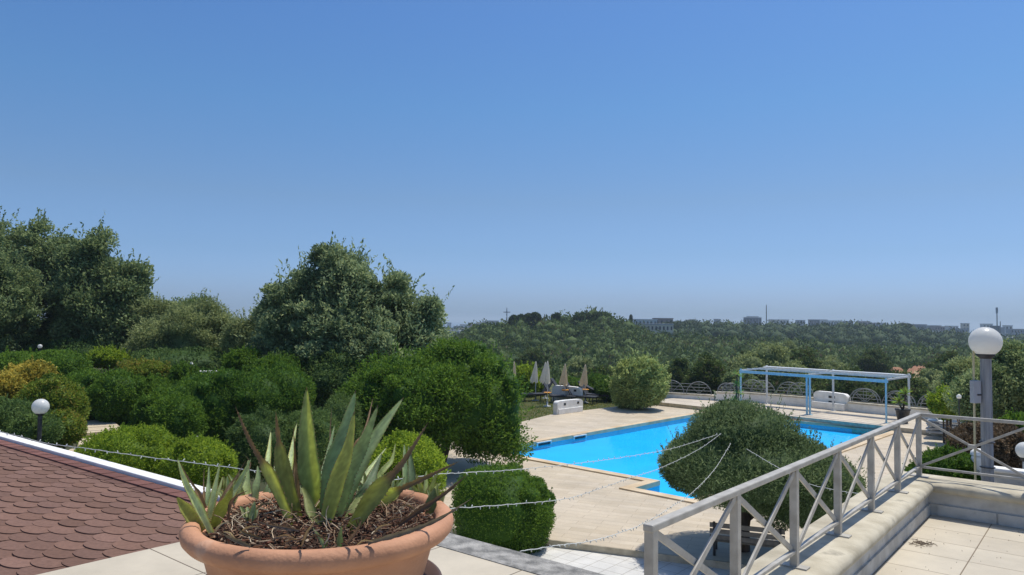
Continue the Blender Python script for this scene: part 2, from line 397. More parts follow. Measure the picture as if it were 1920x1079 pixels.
foliage('dark_leaf', (.028, .06, .02), (.10, .155, .05), .28, .45)
foliage('topiary_leaf', (.034, .062, .024), (.145, .20, .105), .3, .5)
foliage('brown_leaf', (.045, .035, .022), (.17, .125, .085), .15, .6)
foliage('pale_leaf', (.06, .10, .03), (.34, .40, .17), .3, .45)
foliage('scrub_leaf', (.018, .040, .012), (.088, .125, .038), .18, .7, cc=(.15, .12, .065))
foliage('pine_leaf', (.012, .028, .012), (.055, .085, .028), .12, .7)
foliage('grass_blade', (.05, .09, .02), (.20, .20, .07), .3, .6)
m, t_, b_, o_ = mat_base('opal_globe'); b_.inputs['Base Color'].default_value = (.74, .74, .70, 1); b_.inputs['Roughness'].default_value = .28
b_.inputs['Base Color'].default_value = (.88, .88, .84, 1); tg_ = t_.nodes.new('ShaderNodeBsdfTranslucent'); tg_.inputs[0].default_value = (.9, .89, .84, 1); mg_ = t_.nodes.new('ShaderNodeMixShader'); mg_.inputs[0].default_value = .42; t_.links.new(b_.outputs[0], mg_.inputs[1]); t_.links.new(tg_.outputs[0], mg_.inputs[2]); t_.links.new(mg_.outputs[0], o_.inputs[0])
# water: a still clear surface over painted blue basin
m, t_, b_, o_ = mat_base('pool_water'); b_.inputs['Base Color'].default_value = (.80, .97, 1, 1); b_.inputs['Roughness'].default_value = .02
b_.inputs['IOR'].default_value = 1.33; b_.inputs['Transmission Weight'].default_value = 1.0
n_ = t_.nodes; L_ = t_.links
tc_ = n_.new('ShaderNodeTexCoord'); w_ = n_.new('ShaderNodeTexNoise'); w_.inputs['Scale'].default_value = 2.2; w_.inputs['Detail'].default_value = 3
L_.new(tc_.outputs['Object'], w_.inputs['Vector']); bp_ = n_.new('ShaderNodeBump'); bp_.inputs['Strength'].default_value = .12; bp_.inputs['Distance'].default_value = .03
L_.new(w_.outputs['Fac'], bp_.inputs['Height']); L_.new(bp_.outputs[0], b_.inputs['Normal'])
lp_ = n_.new('ShaderNodeBsdfTransparent'); lp_.inputs[0].default_value = (.55, .97, 1, 1); gl_ = n_.new('ShaderNodeBsdfGlossy'); gl_.inputs['Roughness'].default_value = .03
fr_ = n_.new('ShaderNodeFresnel'); fr_.inputs['IOR'].default_value = 1.08; mx_ = n_.new('ShaderNodeMixShader')
L_.new(bp_.outputs[0], gl_.inputs['Normal']); L_.new(bp_.outputs[0], fr_.inputs['Normal'])
L_.new(fr_.outputs[0], mx_.inputs[0]); L_.new(lp_.outputs[0], mx_.inputs[1]); L_.new(gl_.outputs[0], mx_.inputs[2]); L_.new(mx_.outputs[0], o_.inputs[0])
noisy('pool_paint', (.018, .465, .93), (.025, .51, .95), .8, .6)
m, t_, b_, o_ = mat_base('sea_water'); b_.inputs['Base Color'].default_value = (.03, .10, .20, 1); b_.inputs['Roughness'].default_value = .35

# ================================================================== THE SETTING
E1 = Vector((math.cos(R_(50.6)), math.sin(R_(50.6)))); E2 = Vector((E1.y, -E1.x))   # along the right wall, along the kerb
A1 = math.atan2(E1.y, E1.x)
def xy(p): return Vector((p.x, p.y))
corner = xy(P(1745, 965, 0))            # inner corner of the parapet at floor level
kerb_o = xy(P(852, 1003, 0))            # outer edge of the stone kerb
roof_b = xy(P(339, 1016, 0))            # edge between slabs and shingles
fas = xy(P(345, 915, 0))                # white roof edge
def isect(p, d, q, e):
    den = d.x * e.y - d.y * e.x; r = q - p; t = (r.x * e.y - r.y * e.x) / den; return p + d * t
k_w = isect(kerb_o, E2, corner, E1)     # kerb meets the wall line
E2R = (fas - xy(P(0, 819, 0))).normalized()
r_f = isect(roof_b, E1, fas, E2R)        # slab/shingle edge meets the roof edge
r_k = isect(roof_b, E1, kerb_o, E2)

# ---- terrain
def hz(a):  # canopy skyline of the near hill and of the far ridge as photo columns
    return 960 + 1371 * a
def ground_h(x, y):
    x = np.asarray(x, float); y = np.asarray(y, float)
    a = x / np.maximum(y, 1.0); u = 960 + 1371 * a
    zA = np.interp(u, [300, 820, 860, 900, 950, 1040, 1110, 1150, 1190, 1230, 1400, 1600, 1900, 2400], [-9, -8.5, -6.5, -3.0, -1.6, -.6, 1.5, .3, -2.4, -6, -7, -8.5, -9.5, -10])
    zB = np.interp(u, [300, 860, 1000, 1190, 1265, 1500, 1690, 1750, 1900, 2400], [-13, -13, -12, -10, -5.5, -5.8, -6.0, -9.5, -11, -11])
    ys = [-60, 46, 58, 100, 160, 235, 300, 420, 620, 900, 1500, 1900, 2600]
    vals = [np.full_like(a, v) for v in (-3.75, -3.75, -7.5, -9.6, -9.2)] + [zA, np.minimum(zA - 3, zB - 2), zB, zB - 4, np.full_like(a, -12), np.full_like(a, -26), np.full_like(a, -34), np.full_like(a, -60)]
    h = vals[0].copy()
    for i in range(len(ys) - 1):
        t = np.clip((y - ys[i]) / (ys[i + 1] - ys[i]), 0, 1); s = t * t * (3 - 2 * t) if i < 8 else t
        h = np.where(y >= ys[i], vals[i] * (1 - s) + vals[i + 1] * s, h)
    # the left garden climbs gently towards the oaks
    g = np.clip((-x - 3.5) / 8, 0, 1); g = g * g * (3 - 2 * g)
    far = np.clip((y - 12) / 30, 0, 1)
    gl = -3.0 + 2.2 * far * np.clip((-x - 6) / 14, 0, 1)
    fade = np.clip((75 - y) / 25, 0, 1)
    h = h * (1 - g * fade) + gl * g * fade
    rx_ = (x - 8.2) * .707 + (y - 30.2) * .707; ry_ = (x - 8.2) * .707 - (y - 30.2) * .707
    dd_ = np.maximum(np.abs(rx_) - 10.5, np.abs(ry_) - 8.6); h = h - 2.2 * np.clip((1.5 - dd_) / 3.0, 0, 1)
    h = h + .5 * np.sin(x * .05 + 1) * np.sin(y * .043) * np.clip((y - 60) / 60, 0, 1)
    return h
ys = np.concatenate([np.linspace(-60, 14, 8), np.linspace(15, 120, 110), np.linspace(124, 480, 80), np.geomspace(500, 2600, 26)])
as_ = np.linspace(-1.25, 1.25, 220)
YY, AA = np.meshgrid(ys, as_, indexing='ij'); XX = AA * (np.maximum(YY, 0) + 70)
ZZ = ground_h(XX, YY); V = np.stack([XX, YY, ZZ], -1).reshape(-1, 3)
i, j = np.meshgrid(np.arange(len(ys) - 1), np.arange(len(as_) - 1), indexing='ij'); q = (i * len(as_) + j).ravel(); n2 = len(as_)
tag(npmesh('ground', V, np.stack([q, q + 1, q + n2 + 1, q + n2], 1), MATS['ground_earth'], smooth=True), kind='structure')
tag(sheet('sea', [(-30000, 1200), (30000, 1200), (30000, 31000), (-30000, 31000)], -32, MATS['sea_water']), kind='structure')
def gh(x, y): return float(ground_h(np.array([x]), np.array([y]))[0])

# ---- pool, deck
PA = xy(P(1000, 831, POOLZ)); PB = xy(P(1305, 777.5, POOLZ)); PC = xy(P(985, 858, POOLZ)); PD = xy(P(1247, 901, POOLZ))
d1 = (PB - PA).normalized(); d1 = Vector((math.cos(R_(47.2)), math.sin(R_(47.2)))); d2 = Vector((d1.y, -d1.x))
Pleft = isect(PA, d1, PC, d2)
PD = isect(PC, d2, PD, d1); PEn = isect(xy(P(1182, 916, POOLZ)), d2, PD, d1)
PRn = xy(P(1590, 838, POOLZ)); PRf = xy(P(1675, 809, POOLZ))
Pnr = isect(PEn, d2, PRn, d1); Pfr = isect(xy(P(1560, 797, POOLZ)), d2, PRn, d1)
Pfar = isect(PA, d1, xy(P(1560, 797, POOLZ)), d2)
pool = [Pleft, PD, PEn, Pnr, Pfr, Pfar]
def offset(poly, d):
    n = len(poly); ar = sum(poly[i].x * poly[(i + 1) % n].y - poly[(i + 1) % n].x * poly[i].y for i in range(n)); sgn = 1 if ar > 0 else -1; out = []
    for i in range(n):
        a, b, c = poly[i - 1], poly[i], poly[(i + 1) % n]
        e = (b - a).normalized(); f = (c - b).normalized()
        na = Vector((e.y, -e.x)) * sgn; nb = Vector((f.y, -f.x)) * sgn
        out.append(isect(b + na * d, e, b + nb * d, f))
    return out
APK = math.atan2(-.36, .93)
M_deck = tiles('travertine_planks', (.53, .44, .31), (.60, .51, .38), (.40, .32, .22), APK, 1.15, .30, mortar=.008, offset=.5, stain=(.46, .33, .20), patch=.6, bump=.12)
M_plaza = tiles('white_plaza_tiles', (.60, .58, .53), (.66, .64, .59), (.34, .31, .26), A1, .42, .42, mortar=.008, bump=.2)
M_floor = tiles('terrace_slabs', (.53, .46, .345), (.56, .49, .37), (.15, .115, .075), A1, .84, .80, org=(P(280.6, 1029, 0).x, P(280.6, 1029, 0).y), mortar=.006)
rt = xy(P(1857.6, 985.6, 0))
M_floor2 = tiles('terrace_tiles', (.53, .465, .355), (.565, .50, .385), (.22, .17, .11), A1, .43, .47, org=(rt.x, rt.y), mortar=.005, stain=None)
step_l = xy(P(1037, 1013, POOLZ)); step_d = Vector((.93, -.36)).normalized()
cop_out = offset(pool, .34); cop_in = offset(pool, -.012)
# deck as a sheet with the pool cut out of it
def sheet_hole(name, outer, hole, z, mat):
    from mathutils.geometry import tessellate_polygon
    loops = [[Vector((p[0], p[1], 0)) for p in outer], [Vector((p[0], p[1], 0)) for p in hole]]
    tri = tessellate_polygon(loops); allp = [(p.x, p.y, z) for l in loops for p in l]
    bm = bmesh.new(); vs = [bm.verts.new(p) for p in allp]
    for t in tri: bm.faces.new([vs[k] for k in t])
    bm.normal_update()
    for f in bm.faces:
        if f.normal.z < 0: f.normal_flip()
    me = bpy.data.meshes.new(name); bm.to_mesh(me); bm.free(); o = link(name, me, mat); o['kind'] = 'structure'; return o
g1 = [xy(P(u, v, POOLZ)) for u, v in ((1027, 779), (1040, 776), (1089, 770.5), (1169, 761), (1203, 757.5))]
pf0 = xy(P(1203, 757.5, POOLZ)); pfd = (xy(P(1708, 813, POOLZ)) - pf0).normalized()
plat_f1 = pf0 + pfd * 34
st0 = step_l - step_d * 4.5; st1 = step_l + step_d * 22
deck_outer = [st0, Vector((-3.9, 22.5)), Vector((-4.6, 30.5)), Vector((-.3, 35.5))] + g1 + [plat_f1, plat_f1 + Vector((6, -8)), st1]
sheet_hole('pool_deck', deck_outer, offset(pool, .30), POOLZ, M_deck)
mb = MB(); mb.prism([st0, st1, st1 - Vector((0, .02)), st0 - Vector((0, .02))], POOLZ - .2, POOLZ - .004)
tag(mb.build('deck_step', MATS['coping_stone']), kind='structure')
sheet('plaza', [st0 + Vector((-3, 2)), st1 + Vector((0, .0)), Vector((24, -2)), Vector((-2.2, -2)), Vector((-2.2, 12))], POOLZ - .15, M_plaza)
# pool coping: a raised stone rim
def ring(name, inner, outer, z0, z1, mat, kind=None):
    n = len(inner); mb = MB(); vs = []
    for z in (z0, z1):
        vs += [(p.x, p.y, z) for p in inner] + [(p.x, p.y, z) for p in outer]
    fs = []
    for i in range(n):
        j = (i + 1) % n
        fs += [(2 * n + i, 2 * n + j, 3 * n + j, 3 * n + i), (n + i, n + j, 3 * n + j, 3 * n + i), (i, 2 * n + i, 2 * n + j, j)]
    mb.add(vs, fs); o = mb.build(name, mat)
    bm = bmesh.new(); bm.from_mesh(o.data); bmesh.ops.recalc_face_normals(bm, faces=bm.faces[:]); bm.to_mesh(o.data); bm.free()
    if kind: o['kind'] = kind
    return o
noisy('coping_travertine', (.52, .38, .22), (.66, .53, .36), 1.6, .75, .1, detail=8)
ring('pool_coping', cop_in, cop_out, POOLZ - .1, POOLZ + .045, MATS['coping_travertine'], 'structure')
mb = MB(); n = len(pool); zb = POOLZ - .32
mb.add([(p.x, p.y, zb) for p in pool] + [(p.x, p.y, POOLZ) for p in pool], [tuple(range(n))] + [(i, (i + 1) % n, n + (i + 1) % n, n + i) for i in range(n)])
o = mb.build('pool_basin', MATS['pool_paint']); tag(o, kind='structure')
noisy('pool_wall_lightened', (.10, .46, .60), (.14, .54, .68), 3, .5); o.data.materials.append(MATS['pool_wall_lightened'])  # separate lighter teal on the walls, offsets the shade they stand in
for f in o.data.polygons: f.material_index = 0 if abs(f.normal.z) > .5 else 1
sheet('pool_water', [tuple(p) for p in offset(pool, -.002)], POOLZ - .13, MATS['pool_water'])
# white skimmer mouths on the pool's far edge
for k, (u, v) in enumerate(((1027, 829), (1093, 817))):
    q = xy(P(u, v, POOLZ)); q = isect(q, d2, PA, d1) + d2 * .03
    t = empty('pool_skimmer', (q.x, q.y, POOLZ - .04), math.atan2(d1.y, d1.x),
              ['white skimmer frame in the pool edge nearest the bushes', 'white skimmer frame in the pool edge, nearer the shallow middle'][k], 'skimmer', 'white skimmers on the pool edge')
    mb = MB(); mb.box((0, 0, .02), (.95, .10, .05), bevel=.01); mb.box((-.44, 0, -.07), (.07, .08, .14), bevel=.01); mb.box((.44, 0, -.07), (.07, .08, .14), bevel=.01); mb.build('frame', MATS['white_metal'], t)
    mb = MB(); mb.box((0, .01, -.06), (.80, .03, .11)); mb.build('opening', MATS['dark_metal'], t)

# ---- lawn beyond the deck and raised platform
pb = [xy(P(u, v, POOLZ + .22)) for u, v in ((1232, 744), (1340, 751), (1388, 752), (1528, 764), (1675, 780), (1800, 792))]
lawn_poly = [Vector((-9, 30)), Vector((-3, 30.6)), Vector((-.3, 35.4))] + g1 + [pb[0] + Vector((1, 3)), Vector((pb[0].x + 2, 62)), Vector((-12, 62)), Vector((-14, 40))]
sheet('lawn', lawn_poly, POOLZ - .05, MATS['lawn_green'])
M_plat = tiles('platform_tiles', (.55, .47, .36), (.60, .52, .40), (.36, .29, .20), math.atan2(pfd.y, pfd.x), .6, .6, mortar=.008, patch=.5)
pfn = Vector((-pfd.y, pfd.x))
plat = [pf0 + pfd * .5, plat_f1, plat_f1 + pfn * 7, pf0 + pfd * .5 + pfn * 7]
mb = MB(); mb.prism([p for p in plat], POOLZ - .5, POOLZ + .22); o = mb.build('platform', M_plat); tag(o, kind='structure')
o.data.materials.append(MATS['coping_stone'])
for f in o.data.polygons:
    if abs(f.normal.z) < .5: f.material_index = 1

# ---- upper terrace
F0 = corner + E2 * 9; Fb = -E1 * 9
nearL = roof_b - E1 * 10; nearR = corner + E2 * 9 - E1 * 14
floor_poly = [r_k, k_w, corner + E1 * .2, corner + E1 * .2 + E2 * 9, nearR, nearL]
spl = kerb_o + E2 * 2.6
left_poly = [r_k - E2 * 0, isect(kerb_o, E2, corner, E1), isect(Vector((0, 0)), E2, corner, E1) - E1 * 0, Vector((0, 0)) - E2 * 2, nearL]
sheet('terrace_floor', [r_k, k_w, k_w - E1 * 14, nearL], -.0, M_floor)
sheet('terrace_floor', [k_w - E1 * 14, corner + E1 * .1, corner + E1 * .1 + E2 * 9, nearR], -.0, M_floor2)
mb = MB(); mb.prism([r_f, r_k - E1 * .02, k_w - E1 * .02, corner + E1 * .3, corner + E1 * .3 + E2 * 9, nearR, nearL], -3.9, -.03)
tag(mb.build('terrace_base', MATS['wall_plaster']), kind='structure')
# kerb: weathered stone strip with a rounded edge
mb = MB(); ka = r_k - E2 * .1; kb = k_w; nk = 40
prof = [(-.30, -.02), (-.30, .006), (-.27, .012), (-.02, .012), (.0, .0), (.005, -.03), (.0, -.12)]
vs = []
for i in range(nk + 1):
    c = ka.lerp(kb, i / nk)
    for q, z in prof: p = c + E1 * q; vs.append((p.x, p.y, z))
m_ = len(prof); fs = [(i * m_ + k, i * m_ + k + 1, (i + 1) * m_ + k + 1, (i + 1) * m_ + k) for i in range(nk) for k in range(m_ - 1)]
mb.add(vs, fs); tag(mb.build('kerb', MATS['kerb_stone']), kind='structure')

# ---- shingle roof beside the terrace
roof = empty('shingle_roof', (r_f.x, r_f.y, 0), 0, 'dark red roof of rounded asphalt shingles beside the terrace slabs', 'roof')
Linv = Vector((r_f.x, r_f.y, 0))
def RF(s, t, z): p = r_f - E2R * s - E1 * t; return Vector((p.x, p.y, z)) - Linv
def rz_(t): return -.055 + .0045 * t
mb = MB(); mb.add([RF(0, 0, rz_(0) - .02), RF(13, 0, rz_(0) - .02), RF(13, 9, rz_(9) - .02), RF(0, 9, rz_(9) - .02)], [(0, 1, 2, 3)], (.09, .035, .03))
rng = random.Random(4); TW, EX = .33, .14
base = (.185, .104, .075)
for r in range(-1, 62):
    t0 = .22 + r * EX
    for k in range(-1, 41):
        s0 = k * TW + (r % 2) * TW / 2 + .02
        if s0 + TW < .02: continue
        f = rng.uniform(.84, 1.13); g = rng.uniform(-.012, .012); c = (base[0] * f + g, base[1] * f + g * .7, base[2] * f + g * .7)
        if t0 > 8.8: continue
        zt = .011 + rng.uniform(-.003, .004); N = 10; pts = []; top = [(0.0, -.02), (0.0, .40)]
        out = [(s0 + TW - .004, t0 - EX * .9)]
        for q in range(N + 1):
            an = math.pi * q / N; out.append((s0 + TW / 2 + (TW / 2 - .004) * math.cos(an), t0 + .085 * math.sin(an) + .002 * rng.random()))
        out.append((s0 + .004, t0 - EX * .9))
        out = [(max(s, 0.0), max(t, .10)) for s, t in out]
        vs = []
        for i, (s, t) in enumerate(out):
            fr = (t - (t0 - EX)) / (EX + .085); vs.append(RF(s, t, rz_(t) + .001 + zt * max(0, min(1, fr)) + (r % 7) * .0001))
        n0 = len(vs); vs += [v - Vector((0, 0, .012)) for v in vs[1:-1]]
        fs = [tuple(range(n0 - 1, -1, -1))]
        for i in range(1, n0 - 2): fs.append((i, i + 1, n0 + i, n0 + i - 1))
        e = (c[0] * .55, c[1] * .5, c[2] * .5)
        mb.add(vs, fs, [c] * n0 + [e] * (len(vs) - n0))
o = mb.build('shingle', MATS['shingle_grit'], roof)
# ridge strip of overlapping caps along the edge
mb = MB()
for k in range(46):
    s0 = k * .29; f = rng.uniform(.85, 1.2); c = (.17 * f, .078 * f, .062 * f)
    mb.add([RF(s0, .0, -.035), RF(s0 + .31, .0, -.039), RF(s0 + .31, .17, -.031), RF(s0, .17, -.026), RF(s0, .17, -.07), RF(s0 + .31, .17, -.07)], [(3, 2, 1, 0), (3, 4, 5, 2)], c)
    mb.add([RF(s0, .172, -.045), RF(s0 + .27, .172, -.045), RF(s0 + .27, .27, -.041), RF(s0, .27, -.041), RF(s0, .27, -.07), RF(s0 + .27, .27, -.07)], [(3, 2, 1, 0), (3, 4, 5, 2)], (.15 * f, .08 * f, .06 * f))
mb.build('ridge_cap', MATS['shingle_grit'], roof)
mb = MB()
a = RF(-.3, -.09, -.085); b = RF(13, -.09, -.085); mb.bar(a, b, .15, .17, bevel=.012); mb.build('fascia', MATS['render_white'], roof)
mb = MB(); a = RF(-.2, -.085, -2.05); b = RF(13, -.085, -2.05); mb.bar(a, b, .1, 3.75); mb.build('outer_wall', MATS['render_white'], roof)

# ---- parapet with rounded coping and its railing
POSTU = ((1217, 985), (1722, 775))
RZ = .90                                     # rail height above the terrace
ra = xy(P(1221, 985, RZ)); rb = xy(P(1722, 776, RZ)); ed = (rb - ra).normalized()
WZ = .30
def wall_run(name_parent, a, dirv, inn, L0, L1, par):
    """inn = unit vector towards the terrace; a = point on the inner face"""
    prof = [(0.0, -.02), (0.0, .075), (.0, .08), (-.012, .085), (-.012, .17), (-.012, .19), (.025, .205), (.038, .235), (.03, .27), (.0, .292), (-.05, .30), (-.42, .30), (-.45, .285), (-.455, .25), (-.44, .2), (-.42, .19), (-.42, -.5)]
    return prof
wl = empty('parapet_wall', (corner.x, corner.y, 0), 0, 'low weathered plaster wall with broad rounded stone top at the terrace edge', 'wall')
L0v = Vector((corner.x, corner.y, 0))
def sweep(path, prof, mat, name, parent):
    """path: list of (point, inward vector scaled for mitre); prof: (q towards terrace, z)"""
    vs = []; m_ = len(prof)
    for c, iv, zj in path:
        for q, z in prof: p = c + iv * q; vs.append(Vector((p.x, p.y, z + (zj if z > .19 else 0))) - L0v)
    fs = [(i * m_ + k, (i + 1) * m_ + k, (i + 1) * m_ + k + 1, i * m_ + k + 1) for i in range(len(path) - 1) for k in range(m_ - 1)]
    mb = MB(); mb.add(vs, fs); o = mb.build(name, mat, parent, True); sharp(o, 40)
    bm = bmesh.new(); bm.from_mesh(o.data); bmesh.ops.recalc_face_normals(bm, faces=bm.faces[:]); bm.to_mesh(o.data); bm.free()
    return o
path = []; rg = random.Random(2)
for i in range(30): t = 5.6 * (1 - i / 30); path.append((corner - E1 * t + E2 * 0, E2, 0))
path.append((corner, (E2 - E1), 0))
for i in range(1, 31): path.append((corner + E2 * (8.5 * i / 30), -E1, rg.uniform(-.0015, .0015)))
sweep(path, [(0, -.02), (0, .092), (.0, .10), (-.016, .10), (-.016, .215)], MATS['wall_plaster'], 'wall_face', wl)
sweep(path, [(-.016, .21), (.022, .213), (.036, .235), (.034, .262), (.018, .285), (-.02, .298), (-.07, .302), (-.36, .302), (-.395, .29), (-.40, .26), (-.385, .215), (-.37, .2)], MATS['coping_stone'], 'coping', wl)
sweep(path, [(-.37, .21), (-.37, -3.6)], MATS['render_white'], 'outer_face', wl)
# skirting tiles with open joints along the far run
mb = MB()
for k in range(14):
    c = corner + E2 * (.06 + k * .47 + .225) - E1 * .006
    mb.box(Vector((c.x, c.y, .052)) - L0v, (.455, .014, .098), rz=A1 - math.pi / 2)
mb.build('skirting_tile', MATS['wall_plaster'], wl)
rail = empty('railing', (rb.x, rb.y, WZ), 0, 'grey-beige metal railing with crossed bars on top of the parapet wall', 'railing')
rO = Vector((rb.x, rb.y, WZ))
def RP(p, z): return Vector((p.x, p.y, z)) - rO
Ltot = (rb - ra).length; nb = 6; bay = Ltot / nb; PM = MATS['railing_paint']
BZ = .395
def post(p, dirv, zt=RZ - .02, w_=.044):
    mb = MB(); mb.bar(RP(p, WZ + .004), RP(p, zt), w_, w_, up=(dirv.x, dirv.y, 0), bevel=.003); return mb.build('post', PM, rail)
def plate(p, dirv):
    mb = MB(); mb.box(RP(p, WZ + .007), (.16, .07, .008), rz=math.atan2(dirv.y, dirv.x) + math.pi / 2); mb.build('base_plate', PM, rail)
perp = Vector((-ed.y, ed.x))
pts = [ra + ed * bay * k for k in range(nb + 1)]
for k, p in enumerate(pts): post(p, ed); plate(p, ed)
mb = MB(); mb.bar(RP(ra - ed * .03, RZ - .008), RP(rb + ed * .03, RZ - .008), .048, .032, bevel=.006); mb.build('handrail', PM, rail)
mb = MB(); mb.bar(RP(ra, BZ), RP(rb, BZ), .03, .02, bevel=.003); mb.build('bottom_rail', PM, rail)
for k in range(nb):
    a, b = pts[k], pts[k + 1]; h1 = RZ - .03; h0 = BZ + .01; e = .022
    mb = MB(); mb.bar(RP(a + ed * e + perp * .008, h1), RP(b - ed * e + perp * .008, h0), .012, .034, bevel=.002); mb.build('brace', PM, rail)
    mb = MB(); mb.bar(RP(a + ed * e - perp * .008, h0), RP(b - ed * e - perp * .008, h1), .012, .034, bevel=.002); mb.build('brace', PM, rail)
e2r = Vector((ed.y, -ed.x)); bay2 = .88
pp = [rb + e2r * bay2 * k for k in range(5)]
mb = MB(); mb.bar(RP(rb, RZ - .008), RP(pp[-1], RZ - .008), .03, .03, bevel=.004); mb.build('handrail', PM, rail)
mb = MB(); mb.bar(RP(rb, BZ), RP(pp[-1], BZ), .02, .02, bevel=.003); mb.build('bottom_rail', PM, rail)
for k in range(4):
    a, b = pp[k], pp[k + 1]
    if k: post(a, e2r, w_=.03)
    for s, (h0, h1) in ((.007, (RZ - .03, BZ)), (-.007, (BZ, RZ - .03))):
        mb = MB(); mb.bar(RP(a + ed * s, h0), RP(b + ed * s, h1), .012, .022, bevel=.002); mb.build('brace', PM, rail)
    c = (a + b) / 2; mb = MB(); mb.box(RP(c, (RZ + BZ) / 2 - .01), (.07, .03, .035), rz=math.atan2(e2r.y, e2r.x), bevel=.004); mb.build('clamp', PM, rail)

# ---- upper garden strip at the right, beyond the parapet
ug = [corner + E1 * .45 + E2 * .35, corner + E1 * 1.1 + E2 * .2, corner + E1 * 7 + E2 * .9, corner + E1 * 7 + E2 * 12, corner + E1 * .45 + E2 * 12]
mb = MB(); mb.prism(ug, -3.9, -.06); tag(mb.build('garden_bed', MATS['garden_soil']), kind='structure')
tp = [corner + E1 * .46 + E2 * 1.3, corner + E1 * 1.9 + E2 * 1.55, corner + E1 * 1.9 + E2 * 11, corner + E1 * .46 + E2 * 11]
M_tc = tiles('terracotta_tiles', (.40, .19, .12), (.60, .42, .31), (.5, .42, .33), A1, .3, .3, mortar=.012, stain=(.62, .52, .42))
sheet('garden_path', tp, -.052, M_tc)

# ================================================================== THINGS ON THE TERRACE
# ---- planter with agaves
SOILZ = 1.075; RIMZ = 1.105; PD_ = 2.46; POTZ = .86
pc = Vector((-.62, PD_, 0)); KS = .95
prof_c = P(594, 965, d=PD_)
pot = empty('planter', (pc.x, pc.y, POTZ), 0, 'wide round terracotta bowl planter with thick rolled rim, full of agaves', 'planter')
RR = .452
mb = MB(); z0 = RIMZ - POTZ
mb.lathe([(a_ * KS, b_) for a_, b_ in [(.0, 0.0), (.335, 0.0), (.345, .01), (.372, .10), (.392, z0 - .075), (.397, z0 - .07), (.397, z0 - .03), (.36, z0 - .05), (.33, .06), (0, .05)]], n=96); mb.build('bowl', MATS['terracotta'], pot, True)
mb = MB(); mb.lathe([(a_ * KS * 1.01, z0 + (b_ - z0) * .66) for a_, b_ in [(.394, z0 - .106), (.418, z0 - .104), (.436, z0 - .092), (.449, z0 - .07), (.453, z0 - .045), (.449, z0 - .02), (.437, z0 - .004), (.420, z0), (.405, z0 - .003), (.394, z0 - .014), (.388, z0 - .035), (.385, z0 - .07)]], n=96); mb.build('rim', MATS['terracotta'], pot, True)
iv, jf = ico(2)
# soil surface
N = 48; vs = []; 
rr = np.random.default_rng(1)
V = []; 
for i in range(N + 1):
    for j in range(N + 1):
        x = (i / N * 2 - 1); y = (j / N * 2 - 1); a = x * math.sqrt(1 - y * y / 2) * .369; b = y * math.sqrt(1 - x * x / 2) * .369
        V.append((a, b, z0 - .045 + .018 * math.sin(a * 21) * math.cos(b * 17) + rr.normal() * .004 + .02 * (1 - (a * a + b * b) / .15)))
q = np.array([[i * (N + 1) + j, (i + 1) * (N + 1) + j, (i + 1) * (N + 1) + j + 1, i * (N + 1) + j + 1] for i in range(N) for j in range(N)])
npmesh('soil', np.array(V), q, MATS['soil'], pot, smooth=True)
# mulch bits and dry roots
mbm = MB(); rg = random.Random(7)
for k in range(2300):
    a = rg.uniform(0, 6.283); r = .357 * math.sqrt(rg.random()); x, y = r * math.cos(a), r * math.sin(a); z = z0 - .03 + .02 * (1 - r * r / .15) + rg.uniform(-.004, .014)
    l = rg.uniform(.003, .011); w_ = l * rg.uniform(.3, .8); c = rg.choice([(.08, .03, .016), (.13, .06, .03), (.04, .022, .014), (.05, .028, .018), (.20, .12, .07), (.12, .045, .025), (.36, .28, .19)])
    R = Matrix.Rotation(rg.uniform(0, 6.28), 3, 'Z') @ Matrix.Rotation(rg.uniform(-.8, .8), 3, 'X'); mbm.box((x, y, z), (l * 1.6, w_, .003), rot=R, col=c)
o = mbm.build('mulch', MATS['mulch_bits'], pot); o['kind'] = 'stuff'
mbm = MB()
for k in range(900):
    a = rg.uniform(-.9, 2.2) if k % 3 else rg.uniform(0, 6.28); r = .10 + .25 * rg.random(); p = Vector((r * math.cos(a), r * math.sin(a) - .02, z0 - .02)); d = Vector((rg.uniform(-1, 1), rg.uniform(-1, 1), rg.uniform(.1, 1.1))).normalized()
    pts_ = []
    L = rg.uniform(.02, .055)
    for i in range(5):
        pts_.append(p.copy()); d = (d + Vector((rg.gauss(0, .4), rg.gauss(0, .4), rg.gauss(-.15, .3)))).normalized(); p = p + d * L / 4
    c = rg.choice([(.20, .10, .06), (.28, .17, .10), (.13, .06, .035)]); mbm.tube(pts_, rg.uniform(.0008, .0019), 4, False, c)
o = mbm.build('dry_root', MATS['mulch_bits'], pot); o['kind'] = 'stuff'
# saucer and pedestal
sau = empty('saucer', (pc.x, pc.y, .822), 0, 'dark brown round saucer under the terracotta bowl', 'saucer')
mb = MB(); mb.lathe([(0, 0), (.36, 0), (.39, .02), (.40, .06), (.39, .064), (.375, .04), (0, .036)], n=72); mb.build('dish', MATS['brown_saucer'], sau, True)
ped = empty('pedestal', (pc.x, pc.y, 0), 0, 'white plastered round pedestal carrying the planter', 'pedestal')
mb = MB(); mb.lathe([(.22, 0), (.26, .0), (.26, .05), (.22, .08), (.21, .70), (.25, .75), (.25, .82), (0, .82)], n=48); mb.build('shaft', MATS['render_white'], ped, True)

